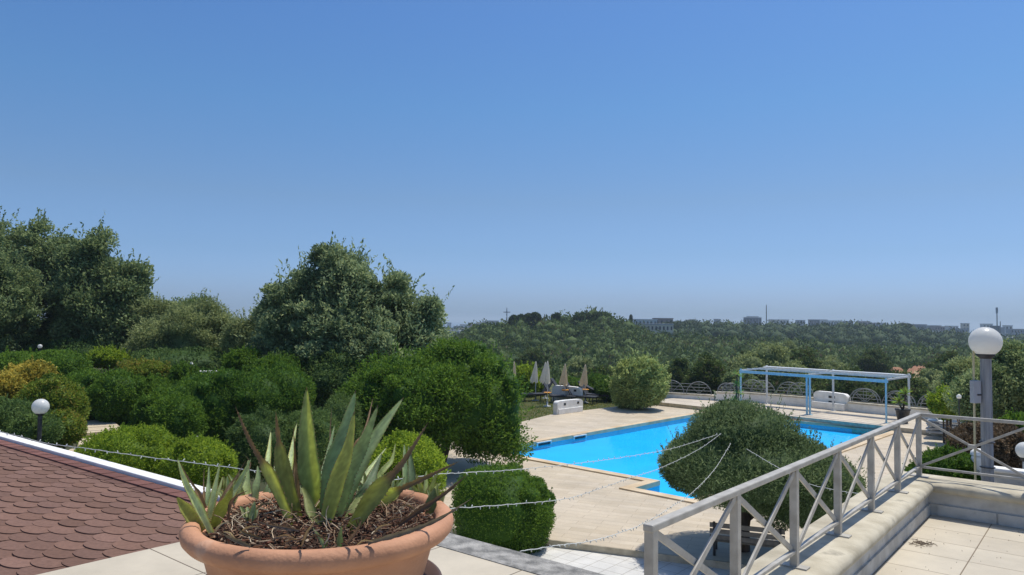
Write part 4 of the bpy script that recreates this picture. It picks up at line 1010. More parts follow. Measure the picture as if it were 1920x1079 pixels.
# ---- parasols
def parasol(u, vtop, vg, cloth, label, tray):
    g = P(u, vg, POOLZ - .04); H = P(u, vtop, d=g.y).z - g.z
    t = empty('parasol', g, R_(random.Random(u).uniform(-30, 30)), label, 'parasol', 'closed parasols on the lawn')
    mb = MB(); mb.tube([(0, 0, 0), (0, 0, H - .05)], .022, 8); mb.build('pole', MATS['white_metal'], t)
    mb = MB(); n = 16; vs = []; rg = random.Random(u + 1); prof = [(H, .015), (H - .1, .05), (H - .5, .11), (H - .9, .17), (H - 1.15, .215), (H - 1.24, .22)]
    for z, r in prof:
        for k in range(n):
            an = 2 * math.pi * k / n; f = 1 + (.28 if k % 2 else -.22) * min(1, (H - z) / .5) ; off = -.12 * ((H - z) / 1.24) ** 1.5
            vs.append((off + r * f * math.cos(an), r * f * math.sin(an), z - (.09 * (k % 3) * (H - z) / 1.24 if z < H - 1 else 0)))
    fs = [(i * n + k, i * n + (k + 1) % n, (i + 1) * n + (k + 1) % n, (i + 1) * n + k) for i in range(len(prof) - 1) for k in range(n)] + [tuple(range(n))]
    mb.add(vs, fs); mb.build('canopy', MATS[cloth], t)
    if tray: mb = MB(); mb.lathe([(.02, .80), (.22, .82), (.25, .86), (.23, .86), (.2, .84), (.02, .84)], n=20); mb.build('tray', MATS['orange_plastic'], t, True)
    mb = MB(); mb.lathe([(.0, 0), (.22, 0), (.22, .05), (.05, .08), (.04, .3), (0, .3)], n=16); mb.build('foot', MATS['white_metal'], t, True)
parasol(963, 678, 750, 'parasol_cloth', 'closed cream parasol half hidden behind the big green bush', False)
parasol(1004, 678, 752, 'parasol_cloth_grey', 'closed greyish parasol, first one right of the green bush', False)
parasol(1022, 679, 748, 'parasol_cloth_grey', 'closed greyish parasol mostly hidden behind its neighbour', False)
parasol(1026, 677, 763, 'parasol_cloth_grey', 'closed whitish parasol with orange tray nearest the bush', True)
parasol(1059, 682, 757, 'parasol_cloth', 'closed cream parasol in the middle, with orange tray', True)
parasol(1097, 683, 756, 'parasol_cloth', 'closed cream parasol farthest right, with orange tray', True)

# ---- sun loungers
def lounger(u, v, rz, label, back=55, mat='dark_textile', grp='dark sun loungers on the lawn'):
    g = P(u, v, POOLZ - .04); t = empty('sun_lounger', g, rz, label, 'sun lounger', grp); t.scale = (1.2, 1.2, 1.35)
    mb = MB(); mb.box((.3, 0, .34), (1.3, .62, .05), bevel=.01); mb.build('seat', MATS[mat], t)
    a = R_(back); mb = MB(); c = Vector((-.35 - .36 * math.cos(a), 0, .34 + .36 * math.sin(a))); mb.box(c, (.74, .62, .045), rot=Matrix.Rotation(a, 3, 'Y'), bevel=.01); mb.build('backrest', MATS[mat], t)
    mb = MB()
    for s in (-.33, .33): mb.bar((-.4, s, .32), (.98, s, .32), .04, .05)
    mb.build('frame', MATS['dark_metal'], t)
    for x, y in ((-.3, -.31), (-.3, .31), (.85, -.31), (.85, .31)):
        mb = MB(); mb.bar((x, y, 0), (x, y, .31), .04, .04); mb.build('leg', MATS['dark_metal'], t)
lounger(1046, 756, R_(-15), 'dark sun lounger below the orange trays, left of the white seat')
lounger(1086, 756.5, R_(-25), 'dark sun lounger with raised back right behind the white seat')
lounger(1112, 753, R_(-25), 'dark sun lounger right of the last parasol')
lounger(1132, 747, R_(-20), 'dark flat lounger in the shade of the pale bush', 20)
lounger(1008, 752, R_(-160), 'dark sun lounger partly behind the big green bush')
lounger(1060, 744, R_(-15), 'dark sun lounger in front of the long white seat back', 50)
# white loungers in the left garden
def wlounger(u, v, d, rz, label):
    p = P(u, v, d=d); t = empty('garden_chair', (p.x, p.y, gh(p.x, p.y)), rz, label, 'chair', 'white chairs in the garden'); h = p.z - gh(p.x, p.y); WM = MATS['white_metal']
    mb = MB(); mb.box((0, 0, h), (.9, .6, .06), bevel=.01); mb.build('seat', WM, t)
    mb = MB(); mb.box((-.5, 0, h + .2), (.5, .6, .06), rot=Matrix.Rotation(R_(60), 3, 'Y'), bevel=.01); mb.build('backrest', WM, t)
    for x in (-.35, .35):
        for y in (-.25, .25): mb = MB(); mb.bar((x, y, 0), (x, y, h), .05, .05); mb.build('leg', WM, t)
wlounger(386, 697, 33, R_(20), 'white garden chair left of the pair seen between the bushes')
wlounger(410, 698, 33, R_(-160), 'white garden chair right of the pair seen between the bushes')
wlounger(452, 692, 35, R_(20), 'white garden chair almost hidden beside the large oak')
# stacked loungers at the right end of the pool
g = P(1778, 815, POOLZ + .22, ); t0 = R_(-35)
for k in range(4):
    t = empty('stacked_lounger', (g.x + .06 * (k % 2), g.y, pz + .16 * k), t0 + R_(4 * (k % 3)), ['lowest', 'second lowest', 'second highest', 'topmost'][k] + ' white plastic lounger in the pile at the platform end', 'sun lounger', 'piled white loungers')
    mb = MB(); mb.box((0, 0, .1), (1.7, .66, .035), bevel=.01); mb.build('slatted_bed', MATS['white_metal'], t)
    mb = MB()
    for s in (-.33, .33): mb.bar((-.85, s, .08), (.85, s, .08), .05, .07)
    mb.build('side_rail', MATS['grey_box'], t)
    mb = MB(); mb.box((-.6, 0, .17 if k < 3 else .34), (.55, .6, .03), rot=Matrix.Rotation(R_(10 if k < 3 else 50), 3, 'Y'), bevel=.01); mb.build('backrest', MATS['grey_box'], t)
    for x in (-.7, .7): mb = MB(); mb.box((x, 0, .035), (.06, .6, .07)); mb.build('leg', MATS['white_metal'], t)

# ---- bench under the topiary tree
bb0 = P(1352, 1050, POOLZ - .15); bb1 = P(1452, 1062, POOLZ - .15); bdir = (bb1 - bb0); bdir.z = 0
bench = empty('bench', (bb0 + bb1) / 2, math.atan2(bdir.y, bdir.x), 'slatted grey wooden bench in the shade of the round tree', 'bench'); BW = MATS['bench_wood']
for k in range(3): mb = MB(); mb.box((0, .12 + k * .15 - .15, .43), (1.55, .12, .035), bevel=.005); mb.build('seat_slat', BW, bench)
for k in range(3): mb = MB(); mb.box((0, -.26 - .025 * k, .56 + k * .135), (1.55, .03, .1), bevel=.005); mb.build('back_slat', BW, bench)
for x in (-.68, .68):
    mb = MB(); mb.bar((x, .26, 0), (x, .24, .41), .05, .07); mb.bar((x, -.2, 0), (x, -.34, .9), .05, .07); mb.bar((x, -.22, .38), (x, .26, .39), .05, .05); mb.build('leg', MATS['dark_metal'], bench)

# ================================================================== VEGETATION
def tubes_tree(parent, base, top, r0, limbs, seed, O, mat='bark'):
    rg = random.Random(seed); mb = MB(); b = Vector(base); t = Vector(top)
    m1 = b.lerp(t, .5) + Vector((rg.uniform(-.1, .1), rg.uniform(-.1, .1), 0))
    mb.tube([b - O, b.lerp(m1, .1) - O, m1 - O, t - O], [r0 * 1.35, r0, r0 * .8, r0 * .6], 10)
    o = mb.build('trunk', MATS[mat], parent, True)
    for e in limbs:
        e = Vector(e); s = m1.lerp(t, rg.uniform(.2, 1)); mid = s.lerp(e, .5) + Vector((rg.uniform(-.2, .2), rg.uniform(-.2, .2), rg.uniform(0, .25)))
        mb = MB(); mb.tube([s - O, mid - O, e - O], [r0 * .5, r0 * .33, r0 * .12], 7); mb.build('limb', MATS[mat], parent, True)
def shrub(name, lab, cat, lobes, n, L, W, mat, seed, grp=None, loc=None, stem=True, **kw):
    lobes = [list(l) for l in lobes]; cx = sum(l[0] for l in lobes) / len(lobes); cy = sum(l[1] for l in lobes) / len(lobes)
    zb_ = loc if loc is not None else gh(cx, cy); O = Vector((cx, cy, zb_))
    t = empty(name, O, 0, lab, cat, grp)
    kw.setdefault('sub', 14); kw.setdefault('subr', (.18, .32)); kw.setdefault('sprigs', 160); kw.setdefault('sprl', .5)
    crown_mesh('crown', crown_arrays(lobes, n, L, W, seed, **kw), MATS[mat], t, loc=O)
    if stem:
        mb = MB(); rg = random.Random(seed)
        for k in range(5):
            a = rg.uniform(0, 6.28); l = rg.choice(lobes); e = Vector((l[0] + .3 * l[3] * math.cos(a), l[1] + .3 * l[4] * math.sin(a), l[2]))
            s = Vector((cx + .12 * math.cos(a), cy + .12 * math.sin(a), zb_ - .03)); mb.tube([s - O, s.lerp(e, .5) + Vector((0, 0, .1)) - O, e - O], [.05, .035, .015], 6)
        mb.build('stem', MATS['bark'], t)
    return t
def lobe(u0, u1, v0, v1, d, dep=1.0):
    """ellipsoid whose outline spans photo columns u0..u1 and rows v0..v1 at distance d"""
    c = P((u0 + u1) / 2, (v0 + v1) / 2, d=d); rx = (u1 - u0) / 2 / FPX * d; rz = (v1 - v0) / 2 / FPX * d
    return [c.x, c.y, c.z, rx, rx * dep, rz]

# topiary tree in the middle
tb = P(1392, 1045, POOLZ - .15); D = tb.y
lb_ = [lobe(1245, 1560, 800, 948, D), lobe(1290, 1500, 758, 890, D), lobe(1238, 1370, 820, 925, D + .2, 1.2), lobe(1370, 1600, 825, 985, D - .2), lobe(1470, 1618, 860, 975, D + .1), lobe(1320, 1430, 750, 820, D)]
O = Vector((tb.x, tb.y, POOLZ - .15)); tt = empty('topiary_tree', O, 0, 'clipped dome-shaped olive-green tree hung with light strings beside the pool', 'tree')
crown_mesh('crown', crown_arrays(lb_, 80000, .078, .022, 11, shell=.13, rag=.06, core=.85, sprigs=420, spread=.9, up=.5), MATS['topiary_leaf'], tt, loc=O)
tubes_tree(tt, tb + Vector((0, 0, -.02)), P(1405, 930, d=D), .17, [P(1330, 900, d=D), P(1480, 900, d=D), P(1400, 850, d=D + .5)], 3, O)
mb = MB(); mb.lathe([(.55, .0), (.55, .02), (.0, .03)], n=24); o = mb.build('tree_pit', MATS['soil'], None); o.location = tb + Vector((0, 0, .004)); tag(o, kind='structure')

# big green spreading tree by the pool
d = 25.6; tb = P(838, 858, POOLZ); tb = Vector((P(838, 0, d=d).x, d, POOLZ))
lb_ = [lobe(650, 860, 665, 830, d), lobe(760, 960, 650, 800, d + .6), lobe(790, 945, 705, 838, d - .9), lobe(740, 900, 690, 825, d - 1.0), lobe(850, 990, 697, 848, d - .4), lobe(700, 900, 700, 840, d - 1.2), lobe(890, 985, 765, 864, d - .8), lobe(640, 760, 700, 800, d + .4), lobe(800, 930, 640, 740, d + .8), lobe(905, 975, 680, 760, d + .5)]
t = empty('pistachio_tree', tb, 0, 'broad bright green tree between the planter and the pool corner', 'tree')
crown_mesh('crown', crown_arrays(lb_, 72000, .11, .05, 21, clump=.62, nclump=230, shell=.14, rag=.14, core=.76, sub=40, subr=(.22, .38), sprigs=500), MATS['green_leaf'], t, loc=tb)
tubes_tree(t, tb, P(845, 800, d=d), .2, [P(760, 770, d=d), P(930, 770, d=d), P(860, 720, d=d + .5), P(800, 740, d=d - .8)], 5, tb)

# large blue-green oak in the middle, behind
d = 33
def oak(name, lab, mat, lb_, n, L, W, seed, d, uv_base, nclump, clump, r0=.22, **kw):
    p = P(uv_base[0], uv_base[1], d=d); zb_ = gh(p.x, p.y); tb = Vector((p.x, p.y, zb_)); t = empty(name, tb, 0, lab, 'tree', 'trees behind the garden')
    crown_mesh('crown', crown_arrays(lb_, n, L, W, seed, clump=clump, nclump=nclump, **kw), MATS[mat], t, loc=tb)
    c = np.array(lb_); top = Vector(c[:, :3].mean(0)); tubes_tree(t, tb, top, r0, [Vector(c[k % len(c), :3]) for k in range(5)], seed, tb)
    return t
lb_ = [lobe(588, 690, 474, 600, d), lobe(530, 640, 502, 640, d), lobe(498, 580, 540, 660, d), lobe(474, 550, 578, 690, d + .5), lobe(655, 738, 520, 650, d), lobe(695, 778, 512, 640, d + .5), lobe(768, 836, 548, 650, d), lobe(735, 825, 570, 710, d), lobe(555, 720, 560, 730, d - .5), lobe(640, 800, 600, 740, d - 1), lobe(480, 620, 620, 740, d), lobe(600, 660, 470, 540, d), lobe(520, 720, 660, 770, d)]
oak('holm_oak', 'largest grey-green oak rising against the sky behind the agaves', 'blue_oak_leaf', lb_, 95000, .19, .085, 31, d, (640, 760), 420, .62, shell=.16, rag=.2, core=.5, sub=34, subr=(.3, .5), sprigs=800)
d = 44
lb_ = [lobe(-60, 32, 412, 560, d), lobe(30, 112, 416, 545, d), lobe(92, 150, 444, 560, d), lobe(-70, 120, 480, 650, d), lobe(-10, 60, 440, 560, d)]
oak('holm_oak', 'tall dark oak at the left edge of the view', 'oak_leaf', lb_, 60000, .23, .1, 41, d + 1.5, (40, 665), 260, .85, shell=.16, rag=.2, core=.5, sub=20, sprigs=450)
lb_ = [lobe(148, 208, 442, 570, d - 2), lobe(190, 252, 490, 610, d - 2), lobe(214, 275, 506, 600, d - 2), lobe(110, 225, 500, 655, d - 2), lobe(150, 262, 560, 660, d - 2), lobe(120, 180, 470, 570, d - 2)]
oak('holm_oak', 'dark oak with paler leaf edges beside the tall one, ending at open sky', 'oak_leaf', lb_, 54000, .22, .1, 42, d - 2, (155, 665), 240, .8, shell=.16, rag=.22, core=.5, sub=20, sprigs=450)
lb_ = [lobe(-40, 60, 520, 660, d - 5), lobe(-60, 40, 480, 600, d - 5)]
oak('holm_oak', 'lower oak at the left picture edge in front of the tall ones', 'oak_leaf', lb_, 26000, .17, .08, 43, d - 5, (-10, 690), 90, .7, shell=.16, rag=.2, core=.5, sub=20, sprigs=450)
d = 39
lb_ = [lobe(245, 340, 562, 690, d + 3), lobe(300, 440, 575, 710, d), lobe(330, 420, 566, 650, d), lobe(390, 452, 590, 700, d), lobe(250, 330, 600, 700, d)]
oak('olive_tree', 'lower silvery olive tree between the left oaks and the large one', 'olive_leaf', lb_, 60000, .15, .05, 44, d, (350, 715), 220, .6, shell=.16, rag=.2, core=.68, sub=10, sprigs=350)
lb_ = [lobe(440, 500, 598, 690, d - 2), lobe(425, 480, 620, 700, d - 2)]
oak('olive_tree', 'small olive tree filling the gap left of the large oak', 'olive_leaf', lb_, 16000, .14, .05, 45, d - 2, (460, 715), 60, .5, shell=.16, rag=.2, core=.68, sub=10, sprigs=350, r0=.1)
lb_ = [lobe(225, 285, 560, 650, d + 6), lobe(330, 400, 562, 620, d + 6)]
oak('holm_oak', 'dark oak showing behind the silvery olive tree', 'dark_leaf', lb_, 14000, .17, .08, 46, d + 6, (270, 700), 60, .7, shell=.16, rag=.2, core=.75)

SH = 'clipped garden shrubs'
def B(lab, lobs, n, mat, seed, L=.075, W=.035, **kw):
    return shrub('shrub', lab, 'shrub', lobs, n, L, W, mat, seed, SH, **kw)
B('tall oval dark green shrub behind the right half of the planter', [lobe(845, 1037, 878, 1045, 17.3), lobe(850, 1000, 872, 980, 17.4), lobe(900, 1038, 900, 1040, 17.2)], 42000, 'green_leaf', 101, .055, .024, rag=.05, core=.88, loc=POOLZ - .15)
B('bright yellow-green shrub showing behind the agave leaves', [lobe(690, 835, 815, 960, 15), lobe(720, 800, 812, 900, 15)], 22000, 'bright_leaf', 102, .06, .028, rag=.08, core=.85)
B('broad clipped hedge mound below the string of lights, left half', [lobe(150, 320, 803, 925, 17), lobe(205, 330, 800, 900, 17.4), lobe(140, 240, 830, 930, 16.8)], 38000, 'bright_leaf', 103, .06, .028, rag=.07, core=.87, tintbias=-.12)
B('clipped hedge mound below the string of lights, right half', [lobe(305, 440, 824, 930, 16.4), lobe(330, 425, 822, 900, 16.6)], 24000, 'bright_leaf', 104, .06, .028, rag=.07, core=.87, tintbias=-.1)
B('large dark mound left of the big green tree', [lobe(330, 480, 695, 850, 25), lobe(400, 560, 690, 830, 25.5), lobe(470, 590, 686, 800, 26), lobe(320, 420, 700, 800, 25.5)], 50000, 'green_leaf', 105, .085, .035, rag=.1, core=.85, tintbias=-.12)
B('shaggy dark shrub directly behind the agave tips', [lobe(430, 560, 775, 900, 19), lobe(520, 640, 770, 890, 19.5), lobe(600, 680, 740, 880, 22)], 36000, 'dark_leaf', 106, .085, .022, rag=.14, core=.8, tintbias=.1)
B('rounded mid green shrub right of the plank path', [lobe(252, 350, 735, 840, 23), lobe(280, 380, 740, 850, 22.5)], 24000, 'green_leaf', 107, .075, .035, rag=.08, core=.86)
B('rounded green shrub directly behind the plank path', [lobe(112, 215, 700, 800, 28), lobe(170, 265, 695, 795, 27.5), lobe(120, 200, 692, 760, 29)], 34000, 'green_leaf', 108, .085, .04, rag=.08, core=.86, tintbias=.02)
B('round shrub with yellow rim beside the left globe lamp', [lobe(28, 155, 712, 835, 19.5), lobe(60, 152, 710, 800, 19.2), lobe(70, 155, 770, 840, 18.6)], 32000, 'edge_yellow_leaf', 109, .065, .035, rag=.07, core=.86, tintbias=.1)
B('yellow leaved shrub topping the left bushes', [lobe(12, 102, 683, 745, 21), lobe(30, 90, 682, 720, 21)], 14000, 'yellow_leaf', 110, .08, .04, rag=.1, core=.82)
B('yellow leaved shrub cut by the left picture edge', [lobe(-40, 45, 703, 765, 20)], 11000, 'yellow_leaf', 111, .08, .04, rag=.1, core=.82)
B('dark bluish shrub at the roof edge below the left lamp', [lobe(-40, 75, 750, 840, 17.6), lobe(20, 110, 775, 850, 17)], 22000, 'dark_leaf', 112, .06, .03, rag=.08, core=.86, tintbias=.15)
B('wide bright green hedge under the left oaks', [lobe(-20, 100, 660, 720, 34), lobe(50, 160, 658, 715, 33), lobe(90, 165, 668, 715, 32)], 24000, 'green_leaf', 113, .11, .05, rag=.09, core=.84, tintbias=.2)
B('small light green shrub at the foot of the second oak', [lobe(168, 238, 657, 690, 36)], 9000, 'bright_leaf', 114, .11, .05, rag=.1, core=.82)
B('low yellowish shrub in the middle of the garden', [lobe(228, 315, 676, 716, 32)], 11000, 'edge_yellow_leaf', 115, .1, .05, rag=.12, core=.8, tintbias=.3)
B('compact fresh green shrub left of the silvery olive foot', [lobe(246, 324, 706, 762, 29), lobe(270, 330, 720, 770, 28.5)], 14000, 'green_leaf', 116, .085, .04, rag=.08, core=.85, tintbias=.1)
B('small dark green shrub under the olive tree', [lobe(320, 372, 684, 730, 30)], 8000, 'green_leaf', 117, .09, .04, rag=.1, core=.82)
B('bright shrub left of the large oak foot', [lobe(418, 490, 655, 710, 31)], 11000, 'green_leaf', 118, .1, .045, rag=.12, core=.82, tintbias=.15)
B('green shrub at the foot of the large oak', [lobe(468, 560, 670, 720, 29.5)], 11000, 'green_leaf', 119, .1, .045, rag=.12, core=.82)
B('dark undergrowth between the oaks and the garden', [lobe(-60, 120, 630, 700, 41), lobe(100, 260, 630, 700, 41), lobe(240, 460, 650, 720, 37)], 26000, 'dark_leaf', 120, .14, .06, rag=.15, core=.8)
B('dark undergrowth under the largest oak', [lobe(460, 620, 660, 780, 31), lobe(560, 700, 660, 800, 30.5)], 24000, 'dark_leaf', 121, .13, .05, rag=.15, core=.82)
# by the lawn
B('large pale-leaved oleander at the left end of the platform', [lobe(1152, 1250, 674, 765, 43), lobe(1165, 1240, 671, 730, 43), lobe(1145, 1200, 700, 765, 43.5)], 24000, 'pale_leaf', 122, .24, .06, rag=.1, core=.78, loc=POOLZ - .05)
B('dark hedge behind the loungers', [lobe(1085, 1150, 703, 746, 51), lobe(1115, 1180, 710, 752, 47.5), lobe(1040, 1100, 708, 744, 53)], 24000, 'green_leaf', 123, .15, .06, rag=.1, core=.84, tintbias=-.1, loc=POOLZ - .05)
B('round green shrub behind the first parasols', [lobe(958, 1012, 684, 750, 50), lobe(985, 1030, 700, 750, 51)], 14000, 'bright_leaf', 124, .16, .06, rag=.1, core=.82, loc=POOLZ - .05)
# right side
B('rounded dark green shrub just beyond the parapet corner', [lobe(1724, 1832, 842, 925, 9.0), lobe(1700, 1770, 862, 940, 9.1)], 22000, 'green_leaf', 125, .033, .014, rag=.05, core=.88, tintbias=-.1, loc=-.06)
B('purplish brown shrub behind the lamp pole', [lobe(1782, 1880, 795, 890, 10.2), lobe(1830, 1918, 792, 890, 10.4), lobe(1775, 1830, 815, 895, 10)], 26000, 'brown_leaf', 126, .042, .017, rag=.09, core=.84, loc=-.06)
B('green shrub at the right edge behind the purplish one', [lobe(1880, 1990, 775, 860, 12), lobe(1860, 1940, 790, 860, 12)], 14000, 'green_leaf', 127, .05, .03, rag=.1, core=.82, loc=-.06)
B('yellow-green lemon bush behind the pile of loungers', [lobe(1748, 1802, 738, 785, 32), lobe(1755, 1795, 732, 765, 32)], 9000, 'bright_leaf', 128, .13, .06, rag=.12, core=.78, loc=POOLZ)
d = 27
lb_ = [lobe(1840, 1960, 650, 800, d), lobe(1870, 1990, 640, 760, d), lobe(1800, 1880, 700, 800, d)]
p = P(1890, 800, d=d); tb = Vector((p.x, p.y, -3.7)); t = empty('carob_tree', tb, 0, 'dark leafy tree at the right edge behind the lamp', 'tree')
crown_mesh('crown', crown_arrays(lb_, 50000, .12, .055, 129, clump=.5, nclump=170, rag=.15, core=.78), MATS['oak_leaf'], t, loc=tb); tubes_tree(t, tb, P(1890, 740, d=d), .18, [P(1850, 720, d=d), P(1930, 700, d=d)], 8, tb)
d = 34
lb_ = [lobe(1765, 1850, 682, 780, d), lobe(1790, 1850, 675, 740, d)]
p = P(1810, 780, d=d); tb = Vector((p.x, p.y, -4.2)); t = empty('olive_tree', tb, 0, 'greyish olive tree left of the lamp pole', 'tree')
crown_mesh('crown', crown_arrays(lb_, 22000, .13, .045, 130, clump=.5, nclump=90, rag=.16, core=.76), MATS['olive_leaf'], t, loc=tb); tubes_tree(t, tb, P(1810, 740, d=d), .14, [P(1790, 720, d=d), P(1830, 710, d=d)], 9, tb)

# potted yuccas
def spiky(base, h, n, ll, mat, seed, parent, O, col):
    rng = random.Random(seed); mb = MB()
    for k in range(n):
        az = rng.uniform(0, 6.28); el = rng.uniform(-.3, 1.4); d = Vector((math.cos(az) * math.cos(el), math.sin(az) * math.cos(el), math.sin(el))); s = d.cross(Vector((0, 0, 1))).normalized() * ll * .045
        b = base - O; e = b + d * ll * rng.uniform(.7, 1.1) - Vector((0, 0, ll * .12)); m = b + d * ll * .5
        mb.add([b - s * .4, b + s * .4, m + s, e, m - s], [(0, 1, 2, 3, 4)], tuple(c * rng.uniform(.7, 1.3) for c in col))
    return mb.build('leaf_tuft', MATS[mat], parent)
g = P(1693, 801, pz - .2); g.z = pz
t = empty('potted_yucca', g, 0, 'yucca in a dark pot at the right end of the pergola', 'potted plant')
mb = MB(); mb.lathe([(.0, 0), (.22, 0), (.33, .62), (.36, .64), (.36, .7), (.3, .7), (.28, .62), (0, .62)], n=24); mb.build('pot', MATS['dark_metal'], t, True)
for k, (dx, hh) in enumerate(((0.15, 1.45), (-.18, 1.05))):
    mb = MB(); mb.tube([(0, 0, .6), (dx * .7, 0, .6 + (hh - .6) * .6), (dx, 0, hh)], .05, 8); mb.build('stem', MATS['bark'], t, True); spiky(g + Vector((dx, 0, hh)), 0, 46, .5, 'agave_skin', 5 + k, t, g, (.24, .33, .07))
g = P(1381, 768, d=38); g.z = pz
t = empty('potted_yucca', g, 0, 'tall slim yucca standing before the pergola left post', 'potted plant')
mb = MB(); mb.lathe([(.0, 0), (.2, 0), (.3, .5), (.3, .58), (.26, .58), (0, .5)], n=24); mb.build('pot', MATS['dark_metal'], t, True)
for k, (dx, hh) in enumerate(((0.03, P(1380, 703, d=38).z - pz), (-.02, P(1380, 722, d=38).z - pz), (0.1, P(1384, 738, d=38).z - pz), (-.1, .9))):
    mb = MB(); mb.tube([(0, 0, .5), (dx * .7, 0, hh * .6), (dx, 0, hh)], .03, 8); mb.build('stem', MATS['bark'], t, True); spiky(g + Vector((dx, 0, hh)), 0, 34, .38, 'agave_skin', 15 + k, t, g, (.24, .33, .09))

# plank path in the left garden
pp_ = [(153, 787), (203, 786), (229, 805), (150, 815)]
pcs = P(190, 800, d=26); zpp = pcs.z
quad = [P(u, v, zpp) for u, v in ((153, 785), (206, 785), (232, 806), (150, 814))]
mb = MB()
for k in range(9):
    a = k / 9; b = (k + .9) / 9; q0 = quad[0].lerp(quad[3], a); q1 = quad[1].lerp(quad[2], a); q2 = quad[1].lerp(quad[2], b); q3 = quad[0].lerp(quad[3], b)
    mb.prism([xy(q0), xy(q1), xy(q2), xy(q3)], zpp - .08, zpp + .004 * (k % 2))
tag(mb.build('path', MATS['timber_plank']), kind='structure')
quad = [P(u, v, zpp - .16) for u, v in ((150, 816), (205, 811), (170, 832), (145, 836))]; mb = MB(); mb.prism([xy(q) for q in quad], zpp - .3, zpp - .16); tag(mb.build('path', MATS['timber_plank']), kind='structure')
quad = [P(u, v, zpp - .35) for u, v in ((140, 838), (172, 832), (150, 862), (100, 860))]; mb = MB(); mb.prism([xy(q) for q in quad], zpp - .5, zpp - .35); tag(mb.build('path', MATS['timber_plank']), kind='structure')

# ---- grass tufts on the lawn
rng = np.random.default_rng(5); n = 26000; ll = np.array([[p.x, p.y] for p in lawn_poly])
gx = rng.uniform(-2, 12, n); gy = rng.uniform(33, 50, n)
from mathutils.geometry import intersect_point_line
def inpoly(x, y, poly):
    ins = np.zeros(len(x), bool); m = len(poly)
    for i in range(m):
        a = poly[i]; b = poly[(i + 1) % m]; c = ((a[1] > y) != (b[1] > y)) & (x < (b[0] - a[0]) * (y - a[1]) / (b[1] - a[1] + 1e-12) + a[0]); ins ^= c
    return ins
k = inpoly(gx, gy, ll); gx = gx[k]; gy = gy[k]; Pt = np.stack([gx, gy, np.full(len(gx), POOLZ - .02)], 1)
V, F, T = leaf_quads(Pt, np.tile([0, 0, 1.0], (len(Pt), 1)), .12, .03, rng, rng.uniform(0, 1, len(Pt)), .5)
tag(npmesh('grass', V, F, MATS['grass_blade'], tint=T), kind='stuff')

# ---- scrub and woods on the slopes
def clumps(name, cx, cy, rx, rz, per, L, mat, seed, hoff=.55, core=.85, shape=1.0, tb=0.0):
    rng = np.random.default_rng(seed); m = len(cx); gzv = ground_h(cx, cy); cz = gzv + rz * hoff
    k = np.repeat(np.arange(m), per); n = len(k); D = unit(n, rng); D[:, 2] = np.abs(D[:, 2]) * 1.1 - .35; D /= np.linalg.norm(D, axis=1)[:, None]
    bump = (1 + .34 * snoise(D * 3 + k[:, None] * 3.1, seed + 1, 1.2)) * rng.uniform(.8, 1.08, n)
    p = np.stack([cx[k] + D[:, 0] * rx[k] * bump, cy[k] + D[:, 1] * rx[k] * bump, cz[k] + D[:, 2] * rz[k] * bump], 1) 
    ct = rng.uniform(-.42, .42, m)[k]; t = np.clip(.42 + tb + ct + rng.normal(0, .13, n), 0, 1)
    N = D + np.array([0, 0, .3]); LL = L[k]
    V, F, T = leaf_quads(p, N, LL, LL * .62, rng, t, .8)
    iv, jf = ico(1); Vs = iv[None] * np.stack([rx, rx, rz], 1)[:, None] * core * (1 + rng.uniform(-.22, .16, (m, len(iv), 1))) + np.stack([cx, cy, cz], 1)[:, None]
    Fc = (jf[None] + (np.arange(m) * len(iv))[:, None, None]).reshape(-1, 3) + len(V)
    ctc = np.repeat(np.clip(rng.uniform(.1, .4, m) + tb, 0, 1), len(iv))
    return crown_mesh(name, ([V, Vs.reshape(-1, 3)], [F, Fc], [T, ctc]), MATS[mat])
rng = np.random.default_rng(77)
def scatter(y0, y1, u0, u1, dens):
    A_ = (u1 - u0) / 1371 * (y1 * y1 - y0 * y0) / 2; n = int(A_ * dens); y = np.sqrt(rng.uniform(y0 * y0, y1 * y1, n)); a = (rng.uniform(u0, u1, n) - 960) / 1371; x = a * y; u = 960 + 1371 * a; q = ~((u > 1590) & (u < 1754) & (y > 96) & (y < 156) & (rng.uniform(0, 1, n) < .93)); return x[q], y[q]
x, y = scatter(60, 130, 840, 2050, .14); r = np.clip(rng.gamma(5, .36, len(x)) + .4, .8, 3.2); tag(clumps('scrub', x, y, r, r * rng.uniform(.7, 1.1, len(x)), 300, .22 + .08 * r, 'scrub_leaf', 1, core=.74), kind='stuff')
x, y = scatter(130, 262, 790, 2050, .16); r = np.clip(rng.gamma(4, .42, len(x)) + .4, .8, 3.3); tag(clumps('scrub', x, y, r, r * rng.uniform(.5, 1.1, len(x)), 95, .28 + .17 * r, 'scrub_leaf', 2, core=.76), kind='stuff')
x, y = scatter(262, 330, 780, 2050, .03); r = rng.uniform(2.0, 4.0, len(x)); tag(clumps('woodland', x, y, r, r * .8, 60, np.full(len(x), .9), 'scrub_leaf', 3, tb=-.1), kind='stuff')
x, y = scatter(330, 500, 1180, 2100, .022); r = rng.uniform(3.0, 5.5, len(x)); tag(clumps('woodland', x, y, r, r * rng.uniform(.7, 1.1, len(x)), 70, np.full(len(x), 1.15), 'pine_leaf', 4, hoff=.75), kind='stuff')
x, y = scatter(500, 900, 820, 2150, .0035); r = rng.uniform(3.5, 7, len(x)); tag(clumps('woodland', x, y, r, r * .7, 40, np.full(len(x), 1.9), 'pine_leaf', 5), kind='stuff')
